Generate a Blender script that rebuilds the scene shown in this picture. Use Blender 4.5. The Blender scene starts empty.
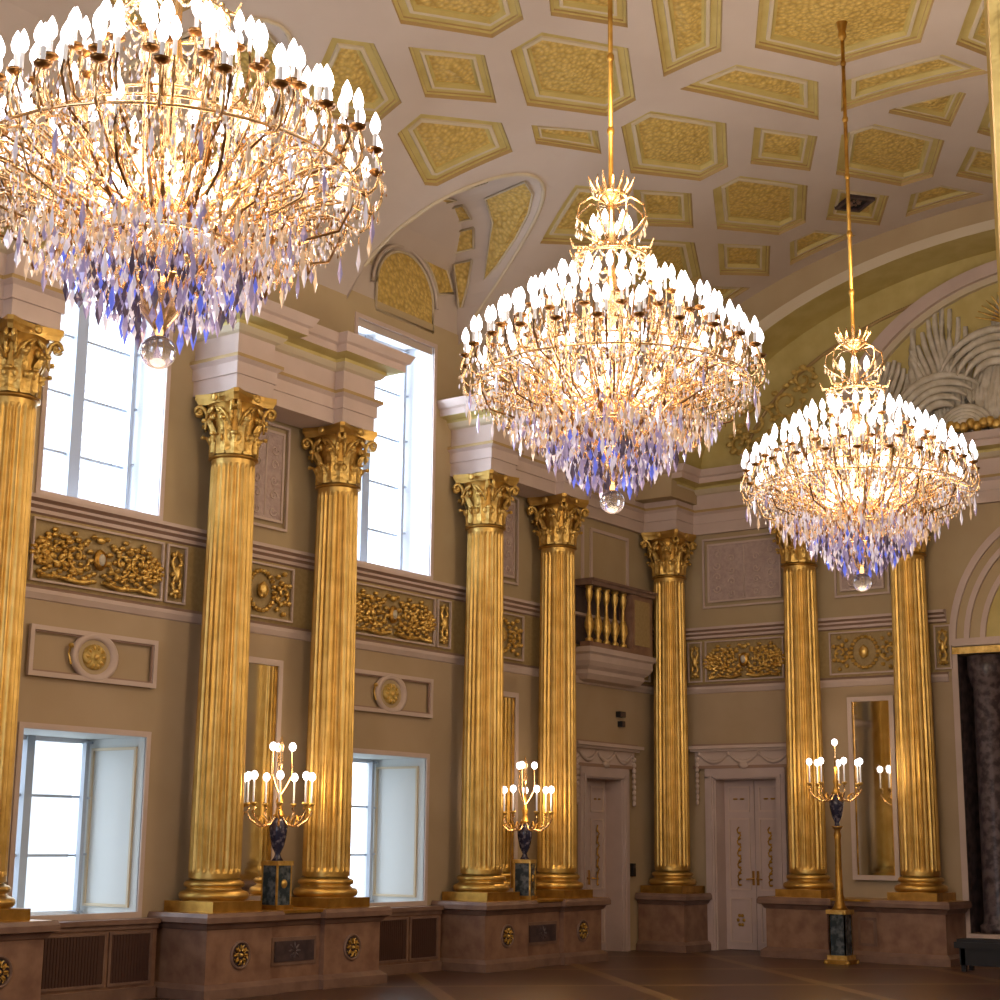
import bpy, math, random
from math import sin, cos, pi, radians, sqrt, asin, atan2
from mathutils import Vector, Matrix
from mathutils.geometry import delaunay_2d_cdt
random.seed(7)
SC = bpy.context.scene
COL = SC.collection
# ------------------------------------------------------------------ dimensions (metres)
CV = 13.01            # left colonnade axis (Y)
WV = 13.41            # left wall plane (Y)
CE = 22.96            # end colonnade axis (X)
WE = 23.35            # end wall plane (X)
BAY = 4.931
C1, C2, C3, C4, C5 = 9.78, 12.888, 14.711, 17.819, 19.642
ZP, ZC = 0.872, 6.64  # pedestal top, column top
ZT = 7.65             # entablature top
V0, VA, VB, VZ = 6.89, 6.92, 3.54, 7.45   # vault ellipse
VEND = 22.42
# ------------------------------------------------------------------ materials
def mat(name, col, rough=.6, metal=0., col2=None, scale=8., bump=0., bscale=None, emit=None, estr=0., spec=.4, kind='noise', detail=3., ramp=(.35, .65), coat=0.):
    m = bpy.data.materials.new(name); m.use_nodes = True
    nt = m.node_tree; b = nt.nodes['Principled BSDF']
    b.inputs['Base Color'].default_value = (*col, 1)
    b.inputs['Roughness'].default_value = rough
    b.inputs['Metallic'].default_value = metal
    b.inputs['Specular IOR Level'].default_value = spec
    b.inputs['Coat Weight'].default_value = coat
    if emit:
        b.inputs['Emission Color'].default_value = (*emit, 1); b.inputs['Emission Strength'].default_value = estr
    if col2 or bump:
        tc = nt.nodes.new('ShaderNodeTexCoord')
        if kind == 'voronoi':
            n = nt.nodes.new('ShaderNodeTexVoronoi'); n.inputs['Scale'].default_value = scale; out = n.outputs['Distance']
        elif kind == 'wave':
            n = nt.nodes.new('ShaderNodeTexWave'); n.inputs['Scale'].default_value = scale; n.inputs['Distortion'].default_value = 6; n.inputs['Detail'].default_value = detail; out = n.outputs['Fac']
        else:
            n = nt.nodes.new('ShaderNodeTexNoise'); n.inputs['Scale'].default_value = scale; n.inputs['Detail'].default_value = detail; out = n.outputs['Fac']
        nt.links.new(tc.outputs['Object'], n.inputs['Vector'])
        if col2:
            r = nt.nodes.new('ShaderNodeValToRGB')
            r.color_ramp.elements[0].position = ramp[0]; r.color_ramp.elements[1].position = ramp[1]
            r.color_ramp.elements[0].color = (*col, 1); r.color_ramp.elements[1].color = (*col2, 1)
            nt.links.new(out, r.inputs['Fac']); nt.links.new(r.outputs['Color'], b.inputs['Base Color'])
        if bump:
            bp = nt.nodes.new('ShaderNodeBump'); bp.inputs['Strength'].default_value = bump; bp.inputs['Distance'].default_value = .03
            if bscale and bscale != scale:
                n2 = nt.nodes.new('ShaderNodeTexNoise'); n2.inputs['Scale'].default_value = bscale; n2.inputs['Detail'].default_value = 3
                nt.links.new(tc.outputs['Object'], n2.inputs['Vector']); out = n2.outputs['Fac']
            nt.links.new(out, bp.inputs['Height']); nt.links.new(bp.outputs['Normal'], b.inputs['Normal'])
    return m
M = {}
M['wall'] = mat('wall_beige_paint', (.52, .40, .235), .7, col2=(.47, .35, .20), scale=1.2)
M['wall_low'] = mat('wall_tan_paint', (.50, .37, .235), .7, col2=(.45, .33, .20), scale=1.2)
M['trim'] = mat('mauve_plaster', (.66, .52, .455), .6, col2=(.60, .47, .41), scale=2.)
M['trim_dark'] = mat('brown_mauve_moulding', (.36, .23, .17), .55)
M['rib'] = mat('ceiling_rib_mauve', (.62, .52, .445), .7, col2=(.57, .47, .395), scale=.8)
M['cof_border'] = mat('coffer_olive_border', (.62, .51, .20), .6, col2=(.54, .43, .15), scale=3.)
M['cof_edge'] = mat('coffer_brown_edge', (.46, .31, .13), .6)
M['cof_line'] = mat('coffer_pale_moulding', (.64, .54, .38), .6)
M['cof_gold'] = mat('coffer_gold_ornament', (.78, .56, .17), .45, .0, col2=(.50, .33, .08), scale=17, kind='voronoi', bump=.8, ramp=(.1, .8))
M['gold'] = mat('gilt_column', (.74, .49, .15), .38, .88, col2=(.58, .36, .09), scale=5, bump=.12, bscale=22)
M['gold_dark'] = mat('aged_gilt', (.62, .36, .08), .38, .85, col2=(.38, .2, .04), scale=6)
M['gold_relief'] = mat('gilt_relief', (.90, .63, .20), .34, .75, col2=(.62, .38, .09), scale=12, bump=.4, bscale=30)
M['frieze'] = mat('frieze_ground', (.40, .28, .12), .6, col2=(.46, .33, .15), scale=20)
M['marble'] = mat('brown_pink_marble', (.34, .195, .125), .4, col2=(.22, .115, .075), scale=5, detail=6, spec=.4)
M['marble_cap'] = mat('grey_brown_marble_cap', (.27, .165, .12), .35, col2=(.19, .11, .08), scale=4, detail=6)
M['panel_dark'] = mat('dark_marble_panel', (.05, .035, .04), .35, col2=(.09, .06, .06), scale=9, detail=5)
M['grille'] = mat('dark_brown_grille', (.075, .035, .025), .5)
M['purple_marble'] = mat('grey_purple_marble', (.16, .12, .12), .3, col2=(.05, .035, .04), scale=9, detail=8, kind='noise', ramp=(.4, .6))
M['door'] = mat('lavender_white_door_paint', (.60, .47, .44), .45, col2=(.55, .43, .40), scale=3)
M['relief_mauve'] = mat('mauve_grotesque_plaster', (.46, .34, .31), .7, col2=(.56, .43, .39), scale=14, bump=.6, bscale=26)
M['stone'] = mat('pale_stone_relief', (.72, .66, .56), .75, col2=(.55, .49, .38), scale=6, bump=.5, bscale=12)
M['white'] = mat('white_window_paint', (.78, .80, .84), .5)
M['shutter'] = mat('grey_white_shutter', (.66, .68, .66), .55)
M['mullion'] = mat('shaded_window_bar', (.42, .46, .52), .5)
M['red'] = mat('crimson_velvet', (.22, .01, .02), .8, col2=(.12, .0, .01), scale=5)
M['black'] = mat('black_plastic', (.012, .012, .014), .5)
M['brass'] = mat('brass_fitting', (.85, .55, .2), .25, 1.)
M['mirror'] = mat('silvered_mirror', (.80, .78, .70), .04, 1.)
M['malachite'] = mat('dark_blue_green_stone', (.03, .045, .055), .25, col2=(.20, .22, .24), scale=14, detail=6, ramp=(.45, .75))
M['vase'] = mat('dark_porcelain_vase', (.03, .03, .06), .15, col2=(.35, .3, .36), scale=18, ramp=(.5, .8))
M['ch_gold'] = mat('chandelier_gilt_bronze', (.95, .66, .34), .25, 1., emit=(1, .5, .2), estr=.06)  # slight emission adds a lamp-lit glow to the bronze
M['ch_dark'] = mat('chandelier_dark_bronze', (.30, .15, .05), .3, 1.)
M['bulb'] = mat('lit_candle_bulb', (1, 1, 1), .3, emit=(1, .93, .93), estr=6.)
M['candle'] = mat('white_candle_sleeve', (.9, .88, .86), .4, emit=(1, .85, .75), estr=.35)  # emission paints the bulb's glow onto the sleeve
M['glow'] = mat('lit_frosted_lamp', (1, 1, 1), .3, emit=(1, .86, .72), estr=7.)
def crystal(name, col, em, es):  # emission and tint paint lamp glitter into crystals that give no light themselves
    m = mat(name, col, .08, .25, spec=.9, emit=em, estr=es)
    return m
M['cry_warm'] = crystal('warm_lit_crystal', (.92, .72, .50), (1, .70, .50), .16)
M['cry_clear'] = crystal('glinting_clear_crystal', (.86, .82, .92), (.95, .88, 1), .26)
M['cry_day_violet'] = crystal('daylit_violet_crystal', (.44, .38, .58), (.55, .46, .85), .16)  # blue window daylight put into the colour and glow
M['cry_day_blue'] = crystal('daylit_blue_crystal', (.12, .16, .75), (.18, .24, 1), .4)  # stronger daylight blue, likewise painted in
M['cry_dark'] = crystal('shaded_crystal', (.12, .09, .14), (.4, .3, .5), .03)  # drops in shade, darkened by colour
def glassmat():
    m = bpy.data.materials.new('window_glass'); m.use_nodes = True; nt = m.node_tree; nt.nodes.clear()
    o = nt.nodes.new('ShaderNodeOutputMaterial'); t = nt.nodes.new('ShaderNodeBsdfTransparent'); g = nt.nodes.new('ShaderNodeBsdfGlossy')
    g.inputs['Roughness'].default_value = .05; x = nt.nodes.new('ShaderNodeMixShader'); x.inputs[0].default_value = .06
    t.inputs['Color'].default_value = (.93, .96, 1, 1)
    nt.links.new(t.outputs[0], x.inputs[1]); nt.links.new(g.outputs[0], x.inputs[2]); nt.links.new(x.outputs[0], o.inputs[0]); return m
M['glass'] = glassmat()
def clearball():
    m = mat('clear_glass_ball', (.8, .78, .85), .05, 0, spec=.8)
    b = m.node_tree.nodes['Principled BSDF']; b.inputs['Transmission Weight'].default_value = .85; return m
M['ball'] = clearball()
def floormat():
    m = bpy.data.materials.new('parquet_floor'); m.use_nodes = True; nt = m.node_tree; b = nt.nodes['Principled BSDF']
    tc = nt.nodes.new('ShaderNodeTexCoord')
    mp = nt.nodes.new('ShaderNodeMapping'); mp.inputs['Rotation'].default_value = (0, 0, radians(45)); mp.inputs['Scale'].default_value = (.75, .75, .75)
    nt.links.new(tc.outputs['Object'], mp.inputs['Vector'])
    br = nt.nodes.new('ShaderNodeTexBrick'); br.offset = 0; br.inputs['Scale'].default_value = .5
    br.inputs['Color1'].default_value = (.085, .04, .028, 1); br.inputs['Color2'].default_value = (.12, .055, .035, 1); br.inputs['Mortar'].default_value = (.24, .135, .065, 1)
    br.inputs['Mortar Size'].default_value = .035; br.inputs['Brick Width'].default_value = .9; br.inputs['Row Height'].default_value = .9
    nt.links.new(mp.outputs[0], br.inputs['Vector'])
    n = nt.nodes.new('ShaderNodeTexNoise'); n.inputs['Scale'].default_value = 3; nt.links.new(tc.outputs['Object'], n.inputs['Vector'])
    mx = nt.nodes.new('ShaderNodeMixRGB'); mx.blend_type = 'MULTIPLY'; mx.inputs[0].default_value = .4
    nt.links.new(br.outputs['Color'], mx.inputs[1]); nt.links.new(n.outputs['Color'], mx.inputs[2]); nt.links.new(mx.outputs[0], b.inputs['Base Color'])
    b.inputs['Roughness'].default_value = .35; b.inputs['Specular IOR Level'].default_value = .35
    return m
M['floor'] = floormat()
def facademat():
    m = bpy.data.materials.new('daylit_facade'); m.use_nodes = True; nt = m.node_tree; b = nt.nodes['Principled BSDF']
    tc = nt.nodes.new('ShaderNodeTexCoord'); br = nt.nodes.new('ShaderNodeTexBrick'); br.offset = .5; br.inputs['Scale'].default_value = 2.6
    br.inputs['Color1'].default_value = (.60, .54, .62, 1); br.inputs['Color2'].default_value = (.68, .62, .68, 1); br.inputs['Mortar'].default_value = (.95, .95, 1, 1); br.inputs['Mortar Size'].default_value = .05
    mp = nt.nodes.new('ShaderNodeMapping'); mp.inputs['Rotation'].default_value = (radians(90), 0, 0); nt.links.new(tc.outputs['Object'], mp.inputs['Vector'])
    nt.links.new(mp.outputs[0], br.inputs['Vector']); nt.links.new(br.outputs['Color'], b.inputs['Base Color']); b.inputs['Roughness'].default_value = .9
    return m
M['facade'] = facademat()
# ------------------------------------------------------------------ mesh builder
class MB:
    def __init__(s): s.v = []; s.f = []; s.m = []; s.mats = []; s.sm = []
    def mi(s, m):
        m = M[m] if isinstance(m, str) else m
        if m not in s.mats: s.mats.append(m)
        return s.mats.index(m)
    def add(s, vs, fs, m, T=None, smooth=False):
        o = len(s.v); k = s.mi(m)
        if T is not None: vs = [tuple(T @ Vector(p)) for p in vs]
        s.v += [tuple(p) for p in vs]
        for f in fs: s.f.append(tuple(i + o for i in f)); s.m.append(k); s.sm.append(smooth)
        return s
    def box(s, a, b, m, T=None):
        x0, y0, z0 = a; x1, y1, z1 = b
        if x0 > x1: x0, x1 = x1, x0
        if y0 > y1: y0, y1 = y1, y0
        if z0 > z1: z0, z1 = z1, z0
        vs = [(x0, y0, z0), (x1, y0, z0), (x1, y1, z0), (x0, y1, z0), (x0, y0, z1), (x1, y0, z1), (x1, y1, z1), (x0, y1, z1)]
        return s.add(vs, [(0, 3, 2, 1), (4, 5, 6, 7), (0, 1, 5, 4), (1, 2, 6, 5), (2, 3, 7, 6), (3, 0, 4, 7)], m, T)
    def quad(s, p, m, T=None): return s.add(p, [tuple(range(len(p)))], m, T)
    def lathe(s, prof, n, m, T=None, smooth=True, rf=None, cap=True):
        vs = []; fs = []
        for r, z in prof:
            for i in range(n):
                a = 2 * pi * i / n; rr = r * (rf(a, z) if rf else 1); vs.append((rr * cos(a), rr * sin(a), z))
        for j in range(len(prof) - 1):
            for i in range(n):
                k = (i + 1) % n; fs.append((j * n + i, j * n + k, (j + 1) * n + k, (j + 1) * n + i))
        if cap: fs.append(tuple(range(n - 1, -1, -1))); fs.append(tuple(range((len(prof) - 1) * n, len(prof) * n)))
        return s.add(vs, fs, m, T, smooth)
    def tube(s, pts, r, m, n=6, T=None, smooth=True):
        pts = [Vector(p) for p in pts]; vs = []; fs = []
        up = Vector((0, 0, 1)); 
        for i, p in enumerate(pts):
            t = (pts[min(i + 1, len(pts) - 1)] - pts[max(i - 1, 0)])
            if t.length < 1e-9: t = Vector((0, 0, 1))
            t.normalize()
            a = t.cross(up)
            if a.length < .05: a = t.cross(Vector((1, 0, 0)))
            a.normalize(); b = t.cross(a)
            rr = r[i] if isinstance(r, (list, tuple)) else r
            for k in range(n):
                an = 2 * pi * k / n; vs.append(tuple(p + (a * cos(an) + b * sin(an)) * rr))
        for i in range(len(pts) - 1):
            for k in range(n):
                l = (k + 1) % n; fs.append((i * n + k, i * n + l, (i + 1) * n + l, (i + 1) * n + k))
        fs.append(tuple(range(n))); fs.append(tuple(range(len(pts) * n - 1, (len(pts) - 1) * n - 1, -1)))
        return s.add(vs, fs, m, T, smooth)
    def sphere(s, c, r, m, n=10, h=6, T=None):
        if not isinstance(r, (tuple, list)): r = (r, r, r)
        vs = []; fs = []
        for j in range(h + 1):
            t = pi * j / h
            for i in range(n):
                a = 2 * pi * i / n; vs.append((c[0] + r[0] * sin(t) * cos(a), c[1] + r[1] * sin(t) * sin(a), c[2] - r[2] * cos(t)))
        for j in range(h):
            for i in range(n):
                k = (i + 1) % n; fs.append((j * n + i, j * n + k, (j + 1) * n + k, (j + 1) * n + i))
        return s.add(vs, fs, m, T, True)
    def sweep(s, path, prof, m, closed=False, mats=None, T=None):
        """plan path of (x,y), outward on the right-hand side; profile of (out,z)"""
        n = len(path); P = [Vector(p) for p in path]; rows = []
        for i, p in enumerate(P):
            def nrm(a, b): d = (b - a).normalized(); return Vector((d.y, -d.x))
            if closed: n1 = nrm(P[i - 1], p); n2 = nrm(p, P[(i + 1) % n])
            else:
                n1 = nrm(P[i - 1], p) if i > 0 else nrm(p, P[i + 1]); n2 = nrm(p, P[i + 1]) if i < n - 1 else n1
            b = (n1 + n2); b = b / max(.3, (1 + n1.dot(n2)))
            rows.append([(p.x + b.x * o, p.y + b.y * o, z) for o, z in prof])
        k = len(prof); segs = n if closed else n - 1
        vs = [q for r in rows for q in r]
        for j in range(k - 1):
            fs = []
            for i in range(segs):
                a = i * k; b = ((i + 1) % n) * k; fs.append((a + j, b + j, b + j + 1, a + j + 1))
            s.add(vs, fs, mats[j] if mats else m, T)
        if not closed:
            s.add(vs, [tuple(range(k)), tuple((n - 1) * k + q for q in range(k - 1, -1, -1))], m, T)
        return s
    def build(s, name, parent=None, loc=None):
        used = sorted(set(i for f in s.f for i in f)); mp = {o: i for i, o in enumerate(used)}
        me = bpy.data.meshes.new(name); me.from_pydata([s.v[i] for i in used], [], [tuple(mp[i] for i in f) for f in s.f])
        for m in s.mats: me.materials.append(m)
        for p, k, q in zip(me.polygons, s.m, s.sm): p.material_index = k; p.use_smooth = q
        me.update()
        o = bpy.data.objects.new(name, me); COL.objects.link(o)
        if parent: o.parent = parent
        if loc: o.location = loc
        return o
def tag(o, label=None, cat=None, group=None, kind=None):
    if cat and not kind: o['kind'] = 'thing'
    if label: o['label'] = label
    if cat: o['category'] = cat
    if group: o['group'] = group
    if kind: o['kind'] = kind
    return o
def empty(name, loc=(0, 0, 0), rz=0, **k):
    o = bpy.data.objects.new(name, None); COL.objects.link(o); o.location = loc; o.rotation_euler = (0, 0, rz); o.empty_display_size = .2
    return tag(o, **k)
def struct(o): o['kind'] = 'structure'; return o
def kids(o): return [c for c in bpy.data.objects if c.parent == o]
def copy_tree(o, parent=None):
    c = o.copy(); COL.objects.link(c)
    if parent: c.parent = parent
    for ch in list(o.children): copy_tree(ch, c)
    return c
def R(ax, a): return Matrix.Rotation(a, 4, ax)
def L(x, y, z): return Matrix.Translation((x, y, z))

# ------------------------------------------------------------------ room shell
fl = MB(); fl.quad([(-5, -1.2, 0), (24.2, -1.2, 0), (24.2, 15, 0), (-5, 15, 0)], 'floor'); fl.box((-5, -1.2, -.2), (24.2, 15, -.01), 'floor'); struct(fl.build('floor'))
def wall_grid(mb, us, zs, holes, pt, m, flip=False):
    for i in range(len(us) - 1):
        for j in range(len(zs) - 1):
            cu = (us[i] + us[i + 1]) / 2; cz = (zs[j] + zs[j + 1]) / 2
            if any(a < cu < b and c < cz < d for a, b, c, d in holes): continue
            q = [pt(us[i], zs[j]), pt(us[i + 1], zs[j]), pt(us[i + 1], zs[j + 1]), pt(us[i], zs[j + 1])]
            mb.quad(q[::-1] if flip else q, m(cu, cz) if callable(m) else m)
WC = [11.334 - BAY, 11.334, 16.265]
HW = .82
UZ0, UZ1, LZ0, LZ1 = 5.10, 8.44, .81, 2.71
holesL = []
for c in WC:
    holesL += [(c - HW, c + HW, LZ0, LZ1), (c - HW, c + HW, UZ0, UZ1)]
DOOR1 = (20.95, 22.05, 0, 2.62)
holesL.append(DOOR1)
us = sorted({-4.5, 24.0, *[h[0] for h in holesL], *[h[1] for h in holesL]}); zs = sorted({0, LZ0, LZ1, 2.62, 4.1, UZ0, UZ1, 8.74})
wl = MB(); wall_grid(wl, us, zs, holesL, lambda u, z: (u, WV, z), lambda u, z: 'wall_low' if z < 4.1 else 'wall')
struct(wl.build('wall_left'))
# end wall with door and niche openings
DOOR2 = (11.33, 12.43, 0, 2.66)   # y range
NICHE = (4.95, 8.36, .42, 4.42)
holesE = [DOOR2, NICHE]
ys = sorted({-1.2, WV, *[h[0] for h in holesE], *[h[1] for h in holesE]}); zs = sorted({0, .42, 2.66, 4.1, 4.42, ZT})
we = MB(); wall_grid(we, ys, zs, holesE, lambda u, z: (WE, u, z), lambda u, z: 'wall_low' if z < 4.1 else 'wall', flip=True)
# lunette wall above the cornice
N = 40
fan = [(WE, V0 + (VA + .4) * cos(pi * i / N), VZ + (VB + .4) * sin(pi * i / N)) for i in range(N + 1)]
we.quad([(WE, V0 + VA + .4, ZT - .3)] + [] + fan + [(WE, V0 - VA - .4, ZT - .3)], 'cof_border')
struct(we.build('wall_end'))
wr = MB(); wall_grid(wr, [-4.5, 24.0], [0, 8.6], [], lambda u, z: (u, -1.1, z), 'wall', flip=True); struct(wr.build('wall_right'))
wb = MB(); wb.quad([(-4.5, -1.2, 0), (-4.5, 14, 0), (-4.5, 14, 11.5), (-4.5, -1.2, 11.5)], 'wall'); struct(wb.build('wall_back'))

# ------------------------------------------------------------------ vault with coffers
# arc length table
TH = [i * .5 for i in range(361)]
ARC = [0.]
for i in range(1, 361):
    t = radians(TH[i] - .25); ARC.append(ARC[-1] + sqrt((VA * sin(t)) ** 2 + (VB * cos(t)) ** 2) * radians(.5))
def s_of(t): x = max(0, min(179.999, t)) * 2; i = int(x); return ARC[i] + (ARC[i + 1] - ARC[i]) * (x - i)
def t_of(s):
    import bisect
    i = min(359, max(0, bisect.bisect_left(ARC, s) - 1)); return TH[i] + .5 * (s - ARC[i]) / (ARC[i + 1] - ARC[i])
def vp(u, s, d=0.):
    t = radians(t_of(s)); nx = cos(t) / VA; nz = sin(t) / VB; l = sqrt(nx * nx + nz * nz)
    return (u, V0 + VA * cos(t) + nx / l * d, VZ + VB * sin(t) + nz / l * d)
AX = 90.9; H0, DH, HX, HS, DX, DS = 65.46, 16.97, 1.05, 6.62, .86, 4.3
PER = BAY / 2; U0 = 15.10
LH = 1.22; LOFF = .17; LZ = 8.98
STARS = [WC[2] - .1, WC[1] - .1, WC[0] - .1]
cells = []
def clip(poly, a, b, c):   # keep a*x+b*y<=c
    out = []
    for i in range(len(poly)):
        p, q = poly[i], poly[(i + 1) % len(poly)]
        fp = a * p[0] + b * p[1] - c; fq = a * q[0] + b * q[1] - c
        if fp <= 0: out.append(p)
        if (fp < 0 < fq) or (fq < 0 < fp): t = fp / (fp - fq); out.append((p[0] + (q[0] - p[0]) * t, p[1] + (q[1] - p[1]) * t))
    return out
def area(p): return abs(sum(p[i][0] * p[(i + 1) % len(p)][1] - p[(i + 1) % len(p)][0] * p[i][1] for i in range(len(p)))) / 2
def addcell(pts, sym=True, kind='coffer'):
    p = [(u, s_of(t)) for u, t in pts]
    cells.append([p, kind])
def in_star(u, t): return any(abs(u - c) < 2.25 and abs(t - AX) < 18.5 - abs(u - c) * 3.6 for c in STARS)
def lun_arc(c, margin):
    pts = []
    for i in range(25):
        a = pi * i / 24; u = c + LOFF - (LH + margin) * cos(a); z = LZ + (LH + margin) * sin(a)
        pts.append((u, s_of(math.degrees(asin(min(.999, (z - VZ) / VB))))))
    return pts
raw = []
for r2 in range(-2, 9):          # half rows, 0 = hex row at H0
    t = H0 + r2 * DH / 2
    for k in range(-8, 5):
        u = U0 + k * PER + (PER / 2 if r2 % 2 else 0)
        for side in (0, 1):
            tt = t if side == 0 else 2 * AX - t
            if side == 0 and t > AX + .5: continue
            if side == 1 and t > AX - .5: continue
            if u < -3.5 or u > 22.9 or in_star(u, tt): continue
            if r2 % 2 == 0: pts = [(u, tt - HS), (u + HX, tt - HS * .3), (u + HX, tt + HS * .3), (u, tt + HS), (u - HX, tt + HS * .3), (u - HX, tt - HS * .3)]
            else: pts = [(u, tt - DS), (u + DX, tt), (u, tt + DS), (u - DX, tt)]
            raw.append(pts)
for c in STARS:
    hx = 1.03
    raw.append([(c, AX - 9.3), (c + hx, AX - 4.5), (c + hx, AX + 4.5), (c, AX + 9.3), (c - hx, AX + 4.5), (c - hx, AX - 4.5)])
    for sx in (1, -1):
        for sy in (1, -1):
            raw.append([(c + sx * .2, AX - sy * 12.2), (c + sx * 1.27, AX - sy * 7.3), (c + sx * 2.22, AX - sy * 10.9), (c + sx * .2, AX - sy * 19.)])
        raw.append([(c + sx * 1.45, AX - 5.4), (c + sx * 2.2, AX - 8.2), (c + sx * 2.2, AX + 8.2), (c + sx * 1.45, AX + 5.4)])
lun = [lun_arc(c, .22) for c in WC]
for pts in raw:
    p = [(u, s_of(t)) for u, t in pts]
    cx = sum(q[0] for q in p) / len(p); cy = sum(q[1] for q in p) / len(p)
    a0 = area(p)
    sg = sum(p[i][0] * p[(i + 1) % len(p)][1] - p[(i + 1) % len(p)][0] * p[i][1] for i in range(len(p)))
    if sg < 0: p = p[::-1]
    p = clip(p, 1, 0, VEND - .28)
    if len(p) < 3: continue
    # half hexes cut by the star of the end bay
    for c in STARS:
        if abs(cx - c) < 3.6 and abs(cy - s_of(AX)) < 1.2 and not abs(cx - c) < 2.3:
            sgn = 1 if cx > c else -1; p = clip(p, -sgn, 0, -sgn * (c + sgn * 2.55))
    if len(p) < 3: continue
    for arc, c in zip(lun, WC):
        if abs(cx - c - LOFF) < 3 and cy < s_of(62):
            best = min(range(1, len(arc) - 1), key=lambda i: (arc[i][0] - cx) ** 2 + (arc[i][1] - cy) ** 2)
            q = arc[best]; tx = arc[best + 1][0] - arc[best - 1][0]; ty = arc[best + 1][1] - arc[best - 1][1]
            l = sqrt(tx * tx + ty * ty); nx, ny = -ty / l, tx / l   # outward (up) normal
            if nx * (cx - (c + LOFF)) + ny * (cy - s_of(20)) < 0: nx, ny = -nx, -ny
            p = clip(p, -nx, -ny, -(nx * q[0] + ny * q[1]))
            if len(p) < 3: break
    if len(p) < 3 or area(p) < .25 * a0 or area(p) < .22: continue
    cells.append([p, 'coffer'])
def inset(p, d):
    n = len(p); lines = []
    for i in range(n):
        a, b = p[i], p[(i + 1) % n]; dx, dy = b[0] - a[0], b[1] - a[1]; l = sqrt(dx * dx + dy * dy)
        if l < 1e-6: continue
        nx, ny = -dy / l, dx / l; lines.append((nx, ny, nx * a[0] + ny * a[1] + d))
    out = []
    for i in range(len(lines)):
        a1, b1, c1 = lines[i - 1]; a2, b2, c2 = lines[i]; det = a1 * b2 - a2 * b1
        if abs(det) < 1e-6: continue
        out.append(((c1 * b2 - c2 * b1) / det, (a1 * c2 - a2 * c1) / det))
    return out
def clean(p):
    out = []
    for q in p:
        if not out or (q[0] - out[-1][0]) ** 2 + (q[1] - out[-1][1]) ** 2 > .0025: out.append(q)
    if (out[0][0] - out[-1][0]) ** 2 + (out[0][1] - out[-1][1]) ** 2 < .0025: out.pop()
    return out
# rib surface through constrained triangulation
verts = []; edges = []
SLO, SHI = s_of(19.5), s_of(179)
def addloop(p, closed=True):
    o = len(verts); n = 0
    m = len(p)
    for i in range(m if closed else m - 1):
        a, b = p[i], p[(i + 1) % m]; l = sqrt((a[0] - b[0]) ** 2 + (a[1] - b[1]) ** 2); k = max(1, int(l / .3))
        for j in range(k): verts.append((a[0] + (b[0] - a[0]) * j / k, a[1] + (b[1] - a[1]) * j / k)); n += 1
    if not closed: verts.append(p[-1]); n += 1
    for i in range(n - (0 if closed else 1)): edges.append((o + i, o + (i + 1) % n))
for c in cells:
    c[0] = clean(c[0]); addloop(c[0])
lunb = []
for c in WC:
    a = lun_arc(c, 0); poly = [(a[0][0], SLO - .3)] + a + [(a[-1][0], SLO - .3)]; lunb.append(poly); addloop(poly[1:-1], False)
    addloop([poly[0], poly[1]], False); addloop([poly[-2], poly[-1]], False)
addloop([(-4.4, SLO), (VEND, SLO), (VEND, SHI), (-4.4, SHI)])
def inpoly(x, y, p):
    r = False; n = len(p); j = n - 1
    for i in range(n):
        if (p[i][1] > y) != (p[j][1] > y) and x < (p[j][0] - p[i][0]) * (y - p[i][1]) / (p[j][1] - p[i][1]) + p[i][0]: r = not r
        j = i
    return r
allp = [c[0] for c in cells] + lunb
bbs = [(min(q[0] for q in p), max(q[0] for q in p), min(q[1] for q in p), max(q[1] for q in p)) for p in allp]
def inside_any(x, y): return any(b[0] < x < b[1] and b[2] < y < b[3] and inpoly(x, y, p) for p, b in zip(allp, bbs))
x = -4.2
while x < VEND - .1:
    y = SLO + .2
    while y < SHI - .1:
        if not inside_any(x, y): verts.append((x, y))
        y += .42
    x += .5
res = delaunay_2d_cdt([Vector(v) for v in verts], edges, [], 0, 1e-5)
vo, fo = res[0], res[2]
cb = MB(); V3 = [vp(v.x, v.y) for v in vo]; keep = []
for f in fo:
    cx = sum(vo[i].x for i in f) / len(f); cy = sum(vo[i].y for i in f) / len(f)
    if cy < SLO or cy > SHI or cx < -4.4 or cx > VEND or inside_any(cx, cy): continue
    keep.append(tuple(f))
cb.add(V3, keep, 'rib', smooth=False)
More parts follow.
